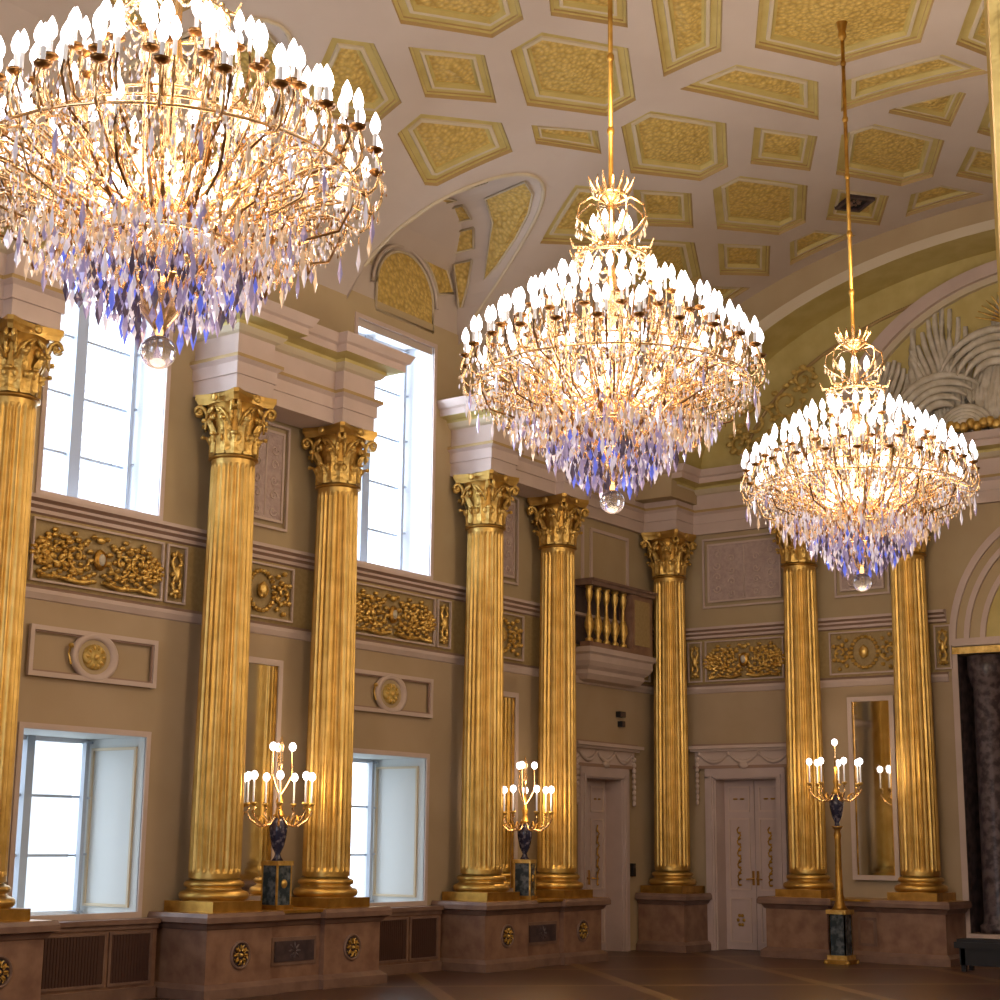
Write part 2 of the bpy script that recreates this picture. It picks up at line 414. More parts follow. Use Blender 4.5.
# outer shell so that no daylight leaks in
sh = []
for i in range(37):
    t = radians(21 + 159 / 36 * i); sh.append((V0 + (VA + .7) * cos(t), VZ + (VB + .7) * sin(t)))
cb.add([(-4.6, y, z) for y, z in sh] + [(23.6, y, z) for y, z in sh], [(i, i + 1, i + 38, i + 37) for i in range(36)], 'rib')
ceiling = struct(cb.build('ceiling'))
for p, kind in cells:
    w = sqrt(area(p)); k = min(1., w / 1.1)
    rings = [(0, 0.), (.012, .045), (.05 * k, .045), (.055 * k, .065), (.13 * k, .065), (.14 * k, .04), (.18 * k, .04), (.20 * k, .09), (.23 * k, .09)]
    mats_ = ['cof_edge', 'cof_border', 'cof_edge', 'cof_border', 'cof_line', 'cof_line', 'cof_border', 'cof_border']
    mb = MB(); L0 = None
    big = w > 1.9
    if big:
        rings = [(0, 0.), (.015, .05), (.03, .05), (.12, .06), (.13, .04), (.19, .04), (.21, .09), (.31, .09), (.32, .06), (.36, .06), (.38, .10), (.42, .10)]
        mats_ = ['cof_edge', 'cof_border', 'cof_border', 'cof_line', 'cof_line', 'cof_edge', 'cof_gold', 'cof_edge', 'cof_line', 'cof_edge', 'cof_border']
    n = len(p)
    loops = []
    for d, h in rings:
        q = inset(p, d)
        if len(q) != n: q = loops[-1][2] if loops else p
        loops.append((d, h, q))
    def dense(q):
        o = []
        for i in range(n):
            a, b = q[i], q[(i + 1) % n]
            for j in range(6): o.append((a[0] + (b[0] - a[0]) * j / 6, a[1] + (b[1] - a[1]) * j / 6))
        return o
    nn = n * 6; vs = []
    for d, h, q in loops: vs += [vp(a, b, h) for a, b in dense(q)]
    for j in range(len(loops) - 1):
        mb.add(vs, [(j * nn + i, j * nn + (i + 1) % nn, (j + 1) * nn + (i + 1) % nn, (j + 1) * nn + i) for i in range(nn)], mats_[j])
    q = dense(loops[-1][2]); cx = sum(a for a, b in q) / nn; cy = sum(b for a, b in q) / nn
    vs = [vp(a, b, loops[-1][1]) for a, b in q] + [vp(cx + (a - cx) * .5, cy + (b - cy) * .5, loops[-1][1] - .02) for a, b in q] + [vp(cx, cy, loops[-1][1] - .045)]
    mb.add(vs, [(i, (i + 1) % nn, nn + (i + 1) % nn, nn + i) for i in range(nn)] + [(nn + i, nn + (i + 1) % nn, 2 * nn) for i in range(nn)], 'cof_gold')
    mb.build('coffer', ceiling)
# lunettes over the tall windows
def arcpts(cx, r, n=24, a0=0, a1=pi): return [(cx - r * cos(a0 + (a1 - a0) * i / n), LZ + r * sin(a0 + (a1 - a0) * i / n)) for i in range(n + 1)]
for idx, c in enumerate(WC):
    cx = c + LOFF; TY = WV + .03
    mb = MB(); pts = arcpts(cx, LH)
    # soffit from the tympanum out to the vault
    def vy(z): return V0 + VA * sqrt(max(0, 1 - ((z - VZ) / VB) ** 2))
    full = [(cx - LH, 8.5)] + pts + [(cx + LH, 8.5)]
    outer = [(u, min(WV + .06, vy(z) - .001), z) for u, z in full]; inner = [(u, TY, z) for u, z in full]
    n = len(full); bands = 6
    for i in range(n - 1):
        a = i / (n - 1)
        for j in range(bands):
            f0, f1 = j / bands, (j + 1) / bands
            def lp(p, q, f): return tuple(p[k] + (q[k] - p[k]) * f for k in range(3))
            m = 'rib'
            mb.quad([lp(outer[i], inner[i], f0), lp(outer[i + 1], inner[i + 1], f0), lp(outer[i + 1], inner[i + 1], f1), lp(outer[i], inner[i], f1)], m)
    # raised diagonal and edge ribs with gilt fields on the soffit
    def sof(i, f, d=.0):
        p = Vector(lp2(outer[i], inner[i], f)); cc = Vector((cx, p.y, LZ)); dr = (cc - p); dr.y = 0; dr.normalize(); return tuple(p + dr * d)
    def lp2(p, q, f): return tuple(p[k] + (q[k] - p[k]) * f for k in range(3))
    for fld in ([(13, .08), (15, .08), (17, .09), (19, .12), (21, .20), (22, .34), (20, .42), (17, .42), (14, .42)], [(11, .60), (13, .60), (13, .90), (11, .90)], [(14, .60), (16, .60), (16, .90), (14, .90)], [(17, .60), (19, .62), (19, .90), (17, .90)], [(20, .64), (22, .68), (24, .78), (24, .90), (20, .90)], [(3, .1), (7, .1), (10, .12), (8, .5), (4, .5)], [(3, .6), (9, .6), (9, .9), (3, .9)]):
        mb.add([sof(i, f, .012) for i, f in fld], [tuple(range(len(fld)))], 'cof_gold')
        q = [sof(i, f, .02) for i, f in fld]; q.append(q[0]); mb.tube(q, .018, 'cof_line', 4)
    # tympanum wall
    tp = [(cx - LH, TY, 8.3)] + [(u, TY, z) for u, z in pts] + [(cx + LH, TY, 8.3)]
    mb.quad(tp, 'rib')
    for r0, r1, a0, a1 in [(.78, 1.14, .10, .36), (.78, 1.14, .40, .60), (.78, 1.14, .64, .90)]:
        p0 = arcpts(cx, r0, 10, pi * a0, pi * a1); p1 = arcpts(cx, r1, 10, pi * a0, pi * a1)
        poly = [(u, TY - .02, z) for u, z in p0] + [(u, TY - .02, z) for u, z in p1[::-1]]
        for i in range(10): mb.quad([(p0[i][0], TY - .02, p0[i][1]), (p0[i + 1][0], TY - .02, p0[i + 1][1]), (p1[i + 1][0], TY - .02, p1[i + 1][1]), (p1[i][0], TY - .02, p1[i][1])], 'cof_gold')
        mb.tube(poly + [poly[0]], .02, 'cof_line', 4)
    p0 = arcpts(cx, .62, 16)
    mb.quad([(u, TY - .02, z) for u, z in p0] + [(cx + .62, TY - .02, 8.62), (cx - .62, TY - .02, 8.62)], 'cof_gold')
    mb.tube([(cx - .62, TY - .03, 8.62)] + [(u, TY - .03, z) for u, z in p0] + [(cx + .62, TY - .03, 8.62), (cx - .62, TY - .03, 8.62)], .022, 'cof_line', 4)
    mb.tube([(u, TY - .03, z) for u, z in arcpts(cx, .70, 16)], .035, 'rib', 4)
    # edge bead on the vault side
    mb.tube([(o[0], o[1] - .01, o[2]) for o in outer[1:-1]], .03, 'cof_line', 4)
    mb.build('lunette', ceiling)
# end arch ring, soffit and lunette decoration (structure)
eb = MB(); NA = 48
A2, B2 = 5.75, 3.12
o_ = [(VEND - .01, V0 + (VA + .45) * cos(pi * i / NA), VZ + (VB + .45) * sin(pi * i / NA)) for i in range(NA + 1)]
o2 = [(VEND, V0 + (A2 + .25) * cos(pi * i / NA), VZ + (B2 + .12) * sin(pi * i / NA)) for i in range(NA + 1)]
i_ = [(VEND + .08, V0 + A2 * cos(pi * i / NA), VZ + B2 * sin(pi * i / NA)) for i in range(NA + 1)]
k_ = [(WE - .0, V0 + A2 * cos(pi * i / NA), VZ + B2 * sin(pi * i / NA)) for i in range(NA + 1)]
def strip(mb, a, b, m):
    for i in range(len(a) - 1): mb.quad([a[i], a[i + 1], b[i + 1], b[i]], m)
strip(eb, o_, o2, 'wall'); strip(eb, o2, i_, 'cof_line'); strip(eb, i_, k_, 'cof_border')
eb.box((VEND, V0 + A2, ZT - .5), (WE, V0 + VA, VZ + .1), 'wall'); eb.box((VEND, V0 - A2, ZT - .5), (WE, V0 - VA, VZ + .1), 'wall')
struct(eb.build('trim_1'))
# ------------------------------------------------------------------ entablature (structure trims)
ENT = [(0, ZC), (0, ZC + .18), (.025, ZC + .18), (.025, ZC + .32), (.08, ZC + .36), (.08, ZC + .40), (0, ZC + .42), (0, ZC + .66), (.05, ZC + .68), (.10, ZC + .74), (.10, ZC + .78), (.27, ZC + .80), (.27, ZC + .89), (.31, ZC + .91), (.36, ZT), (-.5, ZT), (-.5, ZC), (0, ZC)]
EM = ['trim'] * 3 + ['trim', 'cof_edge', 'cof_edge', 'trim', 'cof_line', 'cof_line', 'cof_border', 'cof_border'] + ['trim'] * 6
F = .30
def pairpath(a, b, r=.14):
    y = CV - F
    return [(a - F, WV + .3), (a - F, y), (a + F, y), (a + F, y + r), (b - F, y + r), (b - F, y), (b + F, y), (b + F, WV + .3)]
# the outward side is on the right when walking the path, so left-wall paths run towards +X reversed
def trimobj(n, path, prof, m, mats=None):
    mb = MB(); mb.sweep(path, prof, m, mats=mats); return struct(mb.build('trim_%d' % n))
trimobj(2, pairpath(C1 - 1.823, C1), ENT, 'trim', EM)
trimobj(3, pairpath(C2, C3), ENT, 'trim', EM)
xe = CE - F
path = [(C4 - F, WV + .3), (C4 - F, CV - F), (C4 + F, CV - F), (C4 + F, CV - F + .14), (C5 - F, CV - F + .14), (C5 - F, CV - F), (C5 + F, CV - F), (C5 + F, WV - .08), (22.70, WV - .08), (22.70, 12.72), (WE - .08, 12.72),
        (WE - .08, 10.68 + F), (xe, 10.68 + F), (xe, 10.68 - F), (xe + .14, 10.68 - F), (xe + .14, 8.92 + F), (xe, 8.92 + F), (xe, 8.92 - F), (WE - .08, 8.92 - F), (WE - .08, 4.86 + F), (xe, 4.86 + F), (xe, 4.86 - F), (xe + .14, 4.86 - F), (xe + .14, 3.1 + F), (xe, 3.1 + F), (xe, 3.1 - F), (WE - .08, 3.1 - F), (WE - .08, 0)]
trimobj(4, path, ENT, 'trim', EM)
# wall bands: upper sill moulding, frieze ground, lower moulding
SB = [(0, 4.90), (.03, 4.92), (.03, 4.96), (.07, 4.99), (.07, 5.02), (.12, 5.05), (.12, 5.09), (0, 5.10)]
SM = ['trim_dark', 'trim', 'trim_dark', 'trim', 'trim_dark', 'trim', 'trim']
LB = [(0, 4.02), (.02, 4.03), (.05, 4.09), (.05, 4.13), (.02, 4.15), (0, 4.17)]
LM = ['trim', 'trim', 'trim', 'trim_dark', 'trim_dark']
wp = [(-4.4, WV), (WE, WV), (WE, 8.5)]
trimobj(5, wp, SB, 'trim', SM)
trimobj(6, wp, LB, 'trim', LM)
fr = MB(); fr.quad([(-4.4, WV - .006, 4.17), (WE, WV - .006, 4.17), (WE, WV - .006, 4.9), (-4.4, WV - .006, 4.9)], 'frieze')
fr.quad([(WE - .006, WV, 4.17), (WE - .006, 8.42, 4.17), (WE - .006, 8.42, 4.9), (WE - .006, WV, 4.9)], 'frieze'); struct(fr.build('trim_7'))
# baseboards
bb = MB(); bb.sweep([(-4.4, WV), (20.7, WV)], [(0, 0), (.04, 0), (.04, .18), (.02, .2), (0, .2)], 'trim'); struct(bb.build('baseboard_left'))
bb = MB(); bb.sweep([(WE, 11.0), (WE, 8.4)], [(0, 0), (.04, 0), (.04, .18), (.02, .2), (0, .2)], 'trim'); struct(bb.build('baseboard_end'))
# ------------------------------------------------------------------ windows
def rect_frame(mb, w, h, t, d, m, T):
    mb.box((-w / 2, -h / 2, 0), (w / 2, -h / 2 + t, d), m, T); mb.box((-w / 2, h / 2 - t, 0), (w / 2, h / 2, d), m, T)
    mb.box((-w / 2, -h / 2 + t, 0), (-w / 2 + t, h / 2 - t, d), m, T); mb.box((w / 2 - t, -h / 2 + t, 0), (w / 2, h / 2 - t, d), m, T)
def frame_rect(mb, x0, x1, z0, z1, y, w, d, m):
    mb.box((x0, y, z0), (x0 + w, y + d, z1), m); mb.box((x1 - w, y, z0), (x1, y + d, z1), m)
    mb.box((x0 + w, y, z0), (x1 - w, y + d, z0 + w), m); mb.box((x0 + w, y, z1 - w), (x1 - w, y + d, z1), m)
wn = 0
def window(c, z0, z1, gy, n_bars, upper):
    global wn; wn += 1
    root = struct(empty('window_%d' % wn, (c, gy, z0)))
    o = (-c, -gy, -z0); T = L(*o)
    x0, x1 = c - HW, c + HW
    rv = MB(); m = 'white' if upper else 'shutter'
    rv.quad([(x0, WV, z0), (x0, gy, z0), (x0, gy, z1), (x0, WV, z1)], m, T); rv.quad([(x1, WV, z0), (x1, WV, z1), (x1, gy, z1), (x1, gy, z0)], m, T)
    rv.quad([(x0, WV, z0), (x1, WV, z0), (x1, gy, z0), (x0, gy, z0)], m, T); rv.quad([(x0, WV, z1), (x0, gy, z1), (x1, gy, z1), (x1, WV, z1)], m, T)
    # raised panels on the reveals
    for xs, sx in ((x1, -1), (x0, 1)):
        if not upper:
            a, b = WV + .12, gy - .1
            for (p, q) in (((a, z0 + .1), (a + .03, z1 - .1)), ((b - .03, z0 + .1), (b, z1 - .1))): rv.box((xs, p[0], p[1]), (xs + sx * .025, q[0], q[1]), 'cof_line', T)
            for zz in (z0 + .1, z1 - .13): rv.box((xs, a + .03, zz), (xs + sx * .025, b - .03, zz + .03), 'cof_line', T)
    rv.build('reveal', root)
    if not upper or True:
        arch = MB(); frame_rect(arch, x0 - .06, x1 + .06, z0 - (.0 if upper else 0), z1 + (0.06 if not upper else .02), WV - .02, .06, .03, 'trim'); 
        for i in range(len(arch.v)): arch.v[i] = tuple(T @ Vector(arch.v[i]))
        arch.build('architrave', root)
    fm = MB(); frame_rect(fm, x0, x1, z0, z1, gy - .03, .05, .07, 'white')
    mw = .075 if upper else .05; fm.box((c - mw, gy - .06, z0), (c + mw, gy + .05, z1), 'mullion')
    for i in range(len(fm.v)): fm.v[i] = tuple(T @ Vector(fm.v[i]))
    fm.build('window_frame', root)
    bars = MB()
    for k in range(1, n_bars):
        z = z0 + (z1 - z0) * k / n_bars
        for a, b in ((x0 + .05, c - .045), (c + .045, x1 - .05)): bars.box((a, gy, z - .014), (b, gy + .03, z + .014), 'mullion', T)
    bars.build('glazing_bar', root)
    # opened casement leaf folded against the right reveal for depth
    cs = MB(); y0 = gy - .06; ln = .34 if upper else .42; nz = n_bars
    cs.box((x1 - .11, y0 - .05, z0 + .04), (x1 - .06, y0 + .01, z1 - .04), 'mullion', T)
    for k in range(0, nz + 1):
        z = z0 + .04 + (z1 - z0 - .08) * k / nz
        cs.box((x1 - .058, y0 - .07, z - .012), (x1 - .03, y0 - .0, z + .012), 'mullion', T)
    cs.build('casement_leaf', root)
    gl = MB()
    for a, b in ((x0 + .05, c - .045), (c + .045, x1 - .05)): gl.quad([(a, gy + .02, z0 + .05), (b, gy + .02, z0 + .05), (b, gy + .02, z1 - .05), (a, gy + .02, z1 - .05)], 'glass', T)
    gl.build('pane', root)
for c in WC:
    window(c, UZ0, UZ1, WV + .54, 5, True)
    window(c, LZ0, LZ1, WV + .94, 3, False)
# neighbouring facade seen through the panes
fc = MB(); fc.box((8, 24, -1), (20.0, 30, 13.6), 'facade'); fc.box((7.6, 23.6, 13.6), (20.3, 30.4, 14.0), 'stone')
fc.box((8.1, 23.85, -1), (19.9, 24.05, 5.4), 'white')
tag(fc.build('outbuilding'), 'pale patterned building outside, seen through the leftmost windows', 'building')
gr = MB(); gr.quad([(-30, 15.2, -.6), (60, 15.2, -.6), (60, 70, -.6), (-30, 70, -.6)], mat('outdoor_ground', (.5, .5, .46), .9, col2=(.4, .42, .36), scale=1)); struct(gr.build('trim_8'))

# ------------------------------------------------------------------ columns
def make_column():
    root = empty('corinthian_column')
    H = ZC - ZP
    mb = MB(); mb.box((-.37, -.37, 0), (.37, .37, .11), 'gold_dark'); mb.build('plinth', root)
    mb = MB(); prof = [(.35, .11)]
    for cz, cr, r in ((.165, .33, .05), (.285, .295, .035)):
        for k in range(7): a = -pi / 2 + pi * k / 6; prof.append((cr + r * cos(a), cz + r * sin(a)))
        prof.append((cr - .03, cz + r + .015)); prof.append((cr - .035, cz + r + .03))
    prof.append((.285, .35)); mb.lathe(prof, 40, 'gold'); mb.build('base', root)
    # fluted shaft
    zs_ = [.35, .40, .45, 1.2, 2.0, 2.8, 3.6, 4.4, 4.90, 4.95, 5.0]
    n = 24; per = 6; vs = []; fs = []
    for z in zs_:
        t = (z - .35) / 4.65; rad = .283 - .033 * t ** 1.6
        fl_ = 0 if z in (.35, .40, 4.95, 5.0) else 1
        for i in range(n * per):
            ph = (i % per) / per
            dep = .0 if ph < .18 else sin((ph - .18) / .82 * pi) * .022
            a = 2 * pi * i / (n * per); r = rad - dep * fl_; vs.append((r * cos(a), r * sin(a), z))
    q = n * per
    for j in range(len(zs_) - 1):
        for i in range(q): k = (i + 1) % q; fs.append((j * q + i, j * q + k, (j + 1) * q + k, (j + 1) * q + i))
    mb = MB(); mb.add(vs, fs, 'gold', smooth=False); mb.build('shaft', root)
    # capital bell, leaves
    z0 = 5.0; cap = MB()
    cap.lathe([(.25, z0), (.285, z0 + .012), (.285, z0 + .03), (.25, z0 + .045), (.245, z0 + .1), (.25, z0 + .35), (.28, z0 + .52), (.33, z0 + .64), (.30, z0 + .65)], 32, 'gold_dark')
    for row, (n, zb, h, out, off) in enumerate(((8, z0 + .05, .27, .10, 0), (8, z0 + .08, .44, .13, .5))):
        for i in range(n):
            a = 2 * pi * (i + off) / n
            pts = []
            K = 8
            for k in range(K + 1):
                t = k / K; z = h * (t if t < .85 else .85 - (t - .85) * .6)
                r = .255 + .01 + (out * max(0, t - .45) ** 1.5 / .41)
                w = .085 * (1 - .55 * t) * (1 + .25 * (k % 2)) if t < .97 else .02
                pts.append((r, w, zb + z))
            vs = []
            for r, w, z in pts:
                for s_ in (-1, -.45, 0, .45, 1): vs.append((r - .02 * s_ * s_ + (.018 if s_ == 0 else 0), w * s_, z))
            fs = [(5 * k + j, 5 * k + j + 1, 5 * k + j + 6, 5 * k + j + 5) for k in range(K) for j in range(4)]
            cap.add(vs, fs, 'gold_relief', R('Z', a), smooth=False)
            cap.sphere((.27 + out * .85, 0, zb + h * .82), (.03, .045, .025), 'gold_relief', 6, 4, R('Z', a))
    for i in range(4):
        for sy in (-1, 1):
            T = R('Z', i * pi / 2)
            pts = [(.27, sy * .20, z0 + .36), (.30, sy * .16, z0 + .48), (.33, sy * .10, z0 + .56)]
            for k in range(9): a = pi / 2 + k * .62; pts.append((.335, sy * (.055 - .042 * cos(a - pi / 2) * (1 - k / 12)) , z0 + .545 + .045 * sin(a) * (1 - k / 12)))
            cap.tube(pts, .016, 'gold_relief', 5, T)
        for a_ in (.2, .42, .65, .92, 1.15, 1.37): cap.sphere((.285, 0, z0 + .47 + .03 * (int(a_ * 10) % 2)), (.035, .03, .05), 'gold_relief', 6, 4, R('Z', i * pi / 2 + a_))
    for i in range(16): cap.sphere((.275, 0, z0 + .24), (.03, .028, .045), 'gold_relief', 6, 4, R('Z', (i + .5) * pi / 8))
    c_ob = cap.build('capital', root)
    for i in range(4):
        vb = MB(); T = R('Z', pi / 4 + i * pi / 2)
        for sy in (-1, 1):
            pts = [(.27, sy * .05, z0 + .38), (.31, sy * .05, z0 + .50), (.35, sy * .045, z0 + .60), (.40, sy * .04, z0 + .632)]
            cx, cz = .405, z0 + .57
            for k in range(1, 15): a = pi / 2 - k * pi * 2.2 / 14; rr = .062 * (1 - k / 17); pts.append((cx + rr * cos(a), sy * .035, cz + rr * sin(a)))
            vb.tube(pts, [.022] * 4 + [.022 - .0007 * k for k in range(14)], 'gold_relief', 6, T)
        vb.sphere((.405, 0, z0 + .57), (.03, .05, .03), 'gold_relief', 8, 5, T)
        vb.build('volute', c_ob)
    ab = MB(); pl = []
    for i in range(4):
        a0 = pi / 4 + i * pi / 2; a1 = a0 + pi / 2
        c0 = Vector((cos(a0), sin(a0))) * .485; c1 = Vector((cos(a1), sin(a1))) * .485; d = (c1 - c0).normalized()
        mid = (c0 + c1) / 2
        for k in range(9):
            t = k / 8; p = (c0 + d * .04) * (1 - t) + (c1 - d * .04) * t; p -= mid.normalized() * .075 * sin(pi * t); pl.append((p.x, p.y))
    N_ = len(pl)
    for (s0, za), (s1, zb_) in zip([(.93, z0 + .645), (.97, z0 + .69), (1.02, z0 + .72)], [(.97, z0 + .69), (1.02, z0 + .72), (1.02, H)]):
        vs = [(x * s0, y * s0, za) for x, y in pl] + [(x * s1, y * s1, zb_) for x, y in pl]
        ab.add(vs, [(i, (i + 1) % N_, N_ + (i + 1) % N_, N_ + i) for i in range(N_)], 'gold')
    ab.add([(x * 1.02, y * 1.02, H) for x, y in pl], [tuple(range(N_))], 'gold'); ab.add([(x * .93, y * .93, z0 + .645) for x, y in pl], [tuple(range(N_ - 1, -1, -1))], 'gold_dark')
    for i in range(4): ab.sphere((.345, 0, z0 + .70), (.03, .05, .05), 'gold_relief', 8, 6, R('Z', i * pi / 2))
    ab.build('abacus', c_ob)
    return root
col0 = make_column()
spots = [(C2, CV, 'gilt fluted column standing left of the largest candelabrum, right of first tall window'), (C1, CV, 'gilt fluted column cut by the left photo edge'),
         (C3, CV, 'gilt fluted column touching the second tall window on its left'), (C4, CV, 'gilt fluted column directly right of the second pair of windows'),
         (C5, CV, 'gilt fluted column beside the small balcony with gold balusters'), (22.94, 13.0, 'lone gilt fluted column in the room corner between the two doors'),
         (CE, 10.68, 'gilt fluted column directly left of the floor candelabrum, under the farthest chandelier'), (CE, 8.92, 'gilt fluted column between the end mirror and the marble doorway'),
         (CE, 4.86, 'gilt fluted column right of the marble doorway, seen in a mirror'), (CE, 3.1, 'rightmost gilt fluted column of the end wall, seen in a mirror'),
         (3.10, .698, 'nearest gilt column, a dark sliver at the upper right photo edge')]
for i, (x, y, lab) in enumerate(spots):
    o = col0 if i == 0 else copy_tree(col0)
    o.location = (x, y, ZP); o['label'] = lab; o['kind'] = 'thing'; o['category'] = 'column'; o['group'] = 'gilt columns around the hall'
# ------------------------------------------------------------------ pedestals
def rosette(mb, r, T, gold='gold_relief'):
    mb.lathe([(r, 0), (r, .015), (r * .9, .03), (r * .82, .015), (r * .8, .0)], 28, 'marble_cap', T, cap=False)
    mb.lathe([(r * .8, .004), (0.001, .004)], 24, 'panel_dark', T, cap=False)
    for k in range(8):
        a = 2 * pi * k / 8; mb.sphere((r * .5, 0, .015), (r * .24, r * .12, .02), 'gold_dark', 8, 4, T @ R('Z', a))
        mb.tube([(r * .3, 0, .02), (r * .6, r * .12, .025), (r * .7, 0, .02)], .008, gold, 4, T @ R('Z', a + .4))
    mb.sphere((0, 0, .015), (r * .16, r * .16, .03), gold, 10, 5, T)
PPROF = [(.07, 0), (.07, .10), (.03, .13), (0, .15), (0, .70), (.02, .71), (.05, .76), (.10, .775), (.10, .83), (.08, ZP)]
PM = ['marble_cap', 'marble_cap', 'marble_cap', 'marble', 'marble_cap', 'marble_cap', 'marble_cap', 'marble_cap', 'marble_cap']
def pedestal(path, center, lab, feats, T=None):
    root = empty('column_pedestal', center, label=lab, cat='pedestal', group='marble pedestals under the columns')
    Ti = L(-center[0], -center[1], 0)
    mb = MB(); mb.sweep(path, PPROF[:4], 'marble_cap', T=Ti); mb.build('footing', root)
    mb = MB(); mb.sweep(path, [(0, .15), (0, .70)], 'marble', T=Ti); mb.build('body', root)
    mb = MB(); mb.sweep(path, PPROF[4:], 'marble_cap', T=Ti)
    xs = [p[0] for p in path]; ys_ = [p[1] for p in path]
    mb.box((min(xs) - .05, min(ys_) - .05, ZP - .03), (max(xs) + .05 if max(xs) < 22 else max(xs), max(ys_), ZP), 'gold_dark' if T is None else T, Ti); mb.build('cap', root)
    for k in feats: k(root, Ti)
    return root
def side_panel(x0, x1, z0, z1, y):
    def f(root, Ti):
        mb = MB(); mb.box((x0, y - .012, z0), (x1, y + .01, z1), 'marble_cap', Ti); mb.box((x0 + .04, y - .02, z0 + .04), (x1 - .04, y, z1 - .04), 'panel_dark', Ti)
        cx = (x0 + x1) / 2; cz = (z0 + z1) / 2
        TT = Ti @ L(cx, y - .02, cz) @ R('X', pi / 2)
        for k in range(8): mb.sphere((.06, 0, .0), (.04, .015, .008), 'purple_marble', 6, 4, TT @ R('Z', k * pi / 4))
        mb.build('inlaid_panel', root)
    return f
def ros(x, y, z=.43, r=.15):
    def f(root, Ti):
        mb = MB(); rosette(mb, r, Ti @ L(x, y, z) @ R('X', pi / 2)); mb.build('rosette', root)
    return f
PF = .43
def pairped(a, b, lab):
    y = CV - PF; e = .50
    W_ = WV - .026
    path = [(a - e, W_), (a - e, y), (a + .48, y), (a + .48, y + .07), (b - .48, y + .07), (b - .48, y), (b + e, y), (b + e, W_)]
    return pedestal(path, ((a + b) / 2, CV, 0), lab, [ros(a, y), ros(b, y), side_panel(a + .55, b - .55, .28, .58, y + .07)])
pairped(C1 - 1.823, C1, 'brown marble pedestal at the bottom left photo corner')
pairped(C2, C3, 'brown marble pedestal with two gilt rosettes below the nearest complete column pair')
pairped(C4, C5, 'brown marble pedestal with two gilt rosettes below the middle column pair')
pedestal([(22.52, WV - .026), (22.52, 12.57), (WE - .026, 12.57)], (22.9, 13.0, 0), 'plain brown marble pedestal under the lone corner column between the doors', [])
def plainpanels(ya, yb):
    def f(root, Ti):
        for p, q in ((ya, (ya + yb) / 2 - .05), ((ya + yb) / 2 + .05, yb)):
            mb = MB(); x = CE - PF + .07; mb.box((x - .012, p, .22), (x + .01, q, .62), 'marble_cap', Ti); mb.box((x - .02, p + .04, .26), (x, q - .04, .58), 'marble', Ti); mb.build('inlaid_panel', root)
    return f
def pedE(a, b, lab):
    x = CE - PF; e = .5
    return pedestal([(WE - .026, a + e), (x, a + e), (x, a - .48), (x + .07, a - .48), (x + .07, b + .48), (x, b + .48), (x, b - e), (WE - .026, b - e)], (CE, (a + b) / 2, 0), lab, [plainpanels(b + .55, a - .55)])
pedE(10.68, 8.92, 'plain brown marble pedestal behind the floor candelabrum at the end wall')
pedE(4.86, 3.1, 'plain brown marble pedestal right of the marble doorway')
pedestal([(2.6, -.6), (2.6, 1.2), (3.6, 1.2), (3.6, -.6)][::-1], (3.1, .698, 0), 'brown marble pedestal of the nearest column, out of sight', [])
# dado boxes under the windows
for i, c in enumerate(WC):
    x0, x1 = c - BAY / 2 + .91 + .615, c + BAY / 2 - .91 - .615
    root = empty('radiator_screen', (c, WV - .2, 0), label=['low marble screen under the lower window outside the left edge', 'low marble screen with dark grilles under the first lower window', 'low marble screen with dark grilles under the second lower window'][i], cat='radiator cover', group='low screens under the windows')
    Ti = L(-c, -(WV - .2), 0); y = WV - .2
    mb = MB(); mb.box((x0, y, 0), (x1, WV - .026, .76), 'marble', Ti); mb.box((x0, y - .03, 0), (x1, y, .12), 'marble_cap', Ti); mb.build('body', root)
    mb = MB(); mb.box((x0, y - .05, .76), (x1, WV - .026, .81), 'marble_cap', Ti); mb.box((x0, y - .02, .71), (x1, y, .76), 'marble_cap', Ti); mb.build('ledge', root)
    for a, b in ((x0 + .12, x0 + .12 + (x1 - x0) * .55), (x0 + .22 + (x1 - x0) * .55, x1 - .1)):
        mb = MB(); frame_rect(mb, a - .03, b + .03, .15, .69, y - .02, .03, .03, 'marble_cap'); mb.box((a, y - .008, .18), (b, y + .02, .66), 'grille')
        nb = int((b - a) / .04)
        for k in range(nb): mb.box((a + k * .04, y - .014, .18), (a + k * .04 + .015, y - .006, .66), 'grille')
        for q in range(len(mb.v)): mb.v[q] = tuple(Ti @ Vector(mb.v[q]))
        mb.build('grille', root)
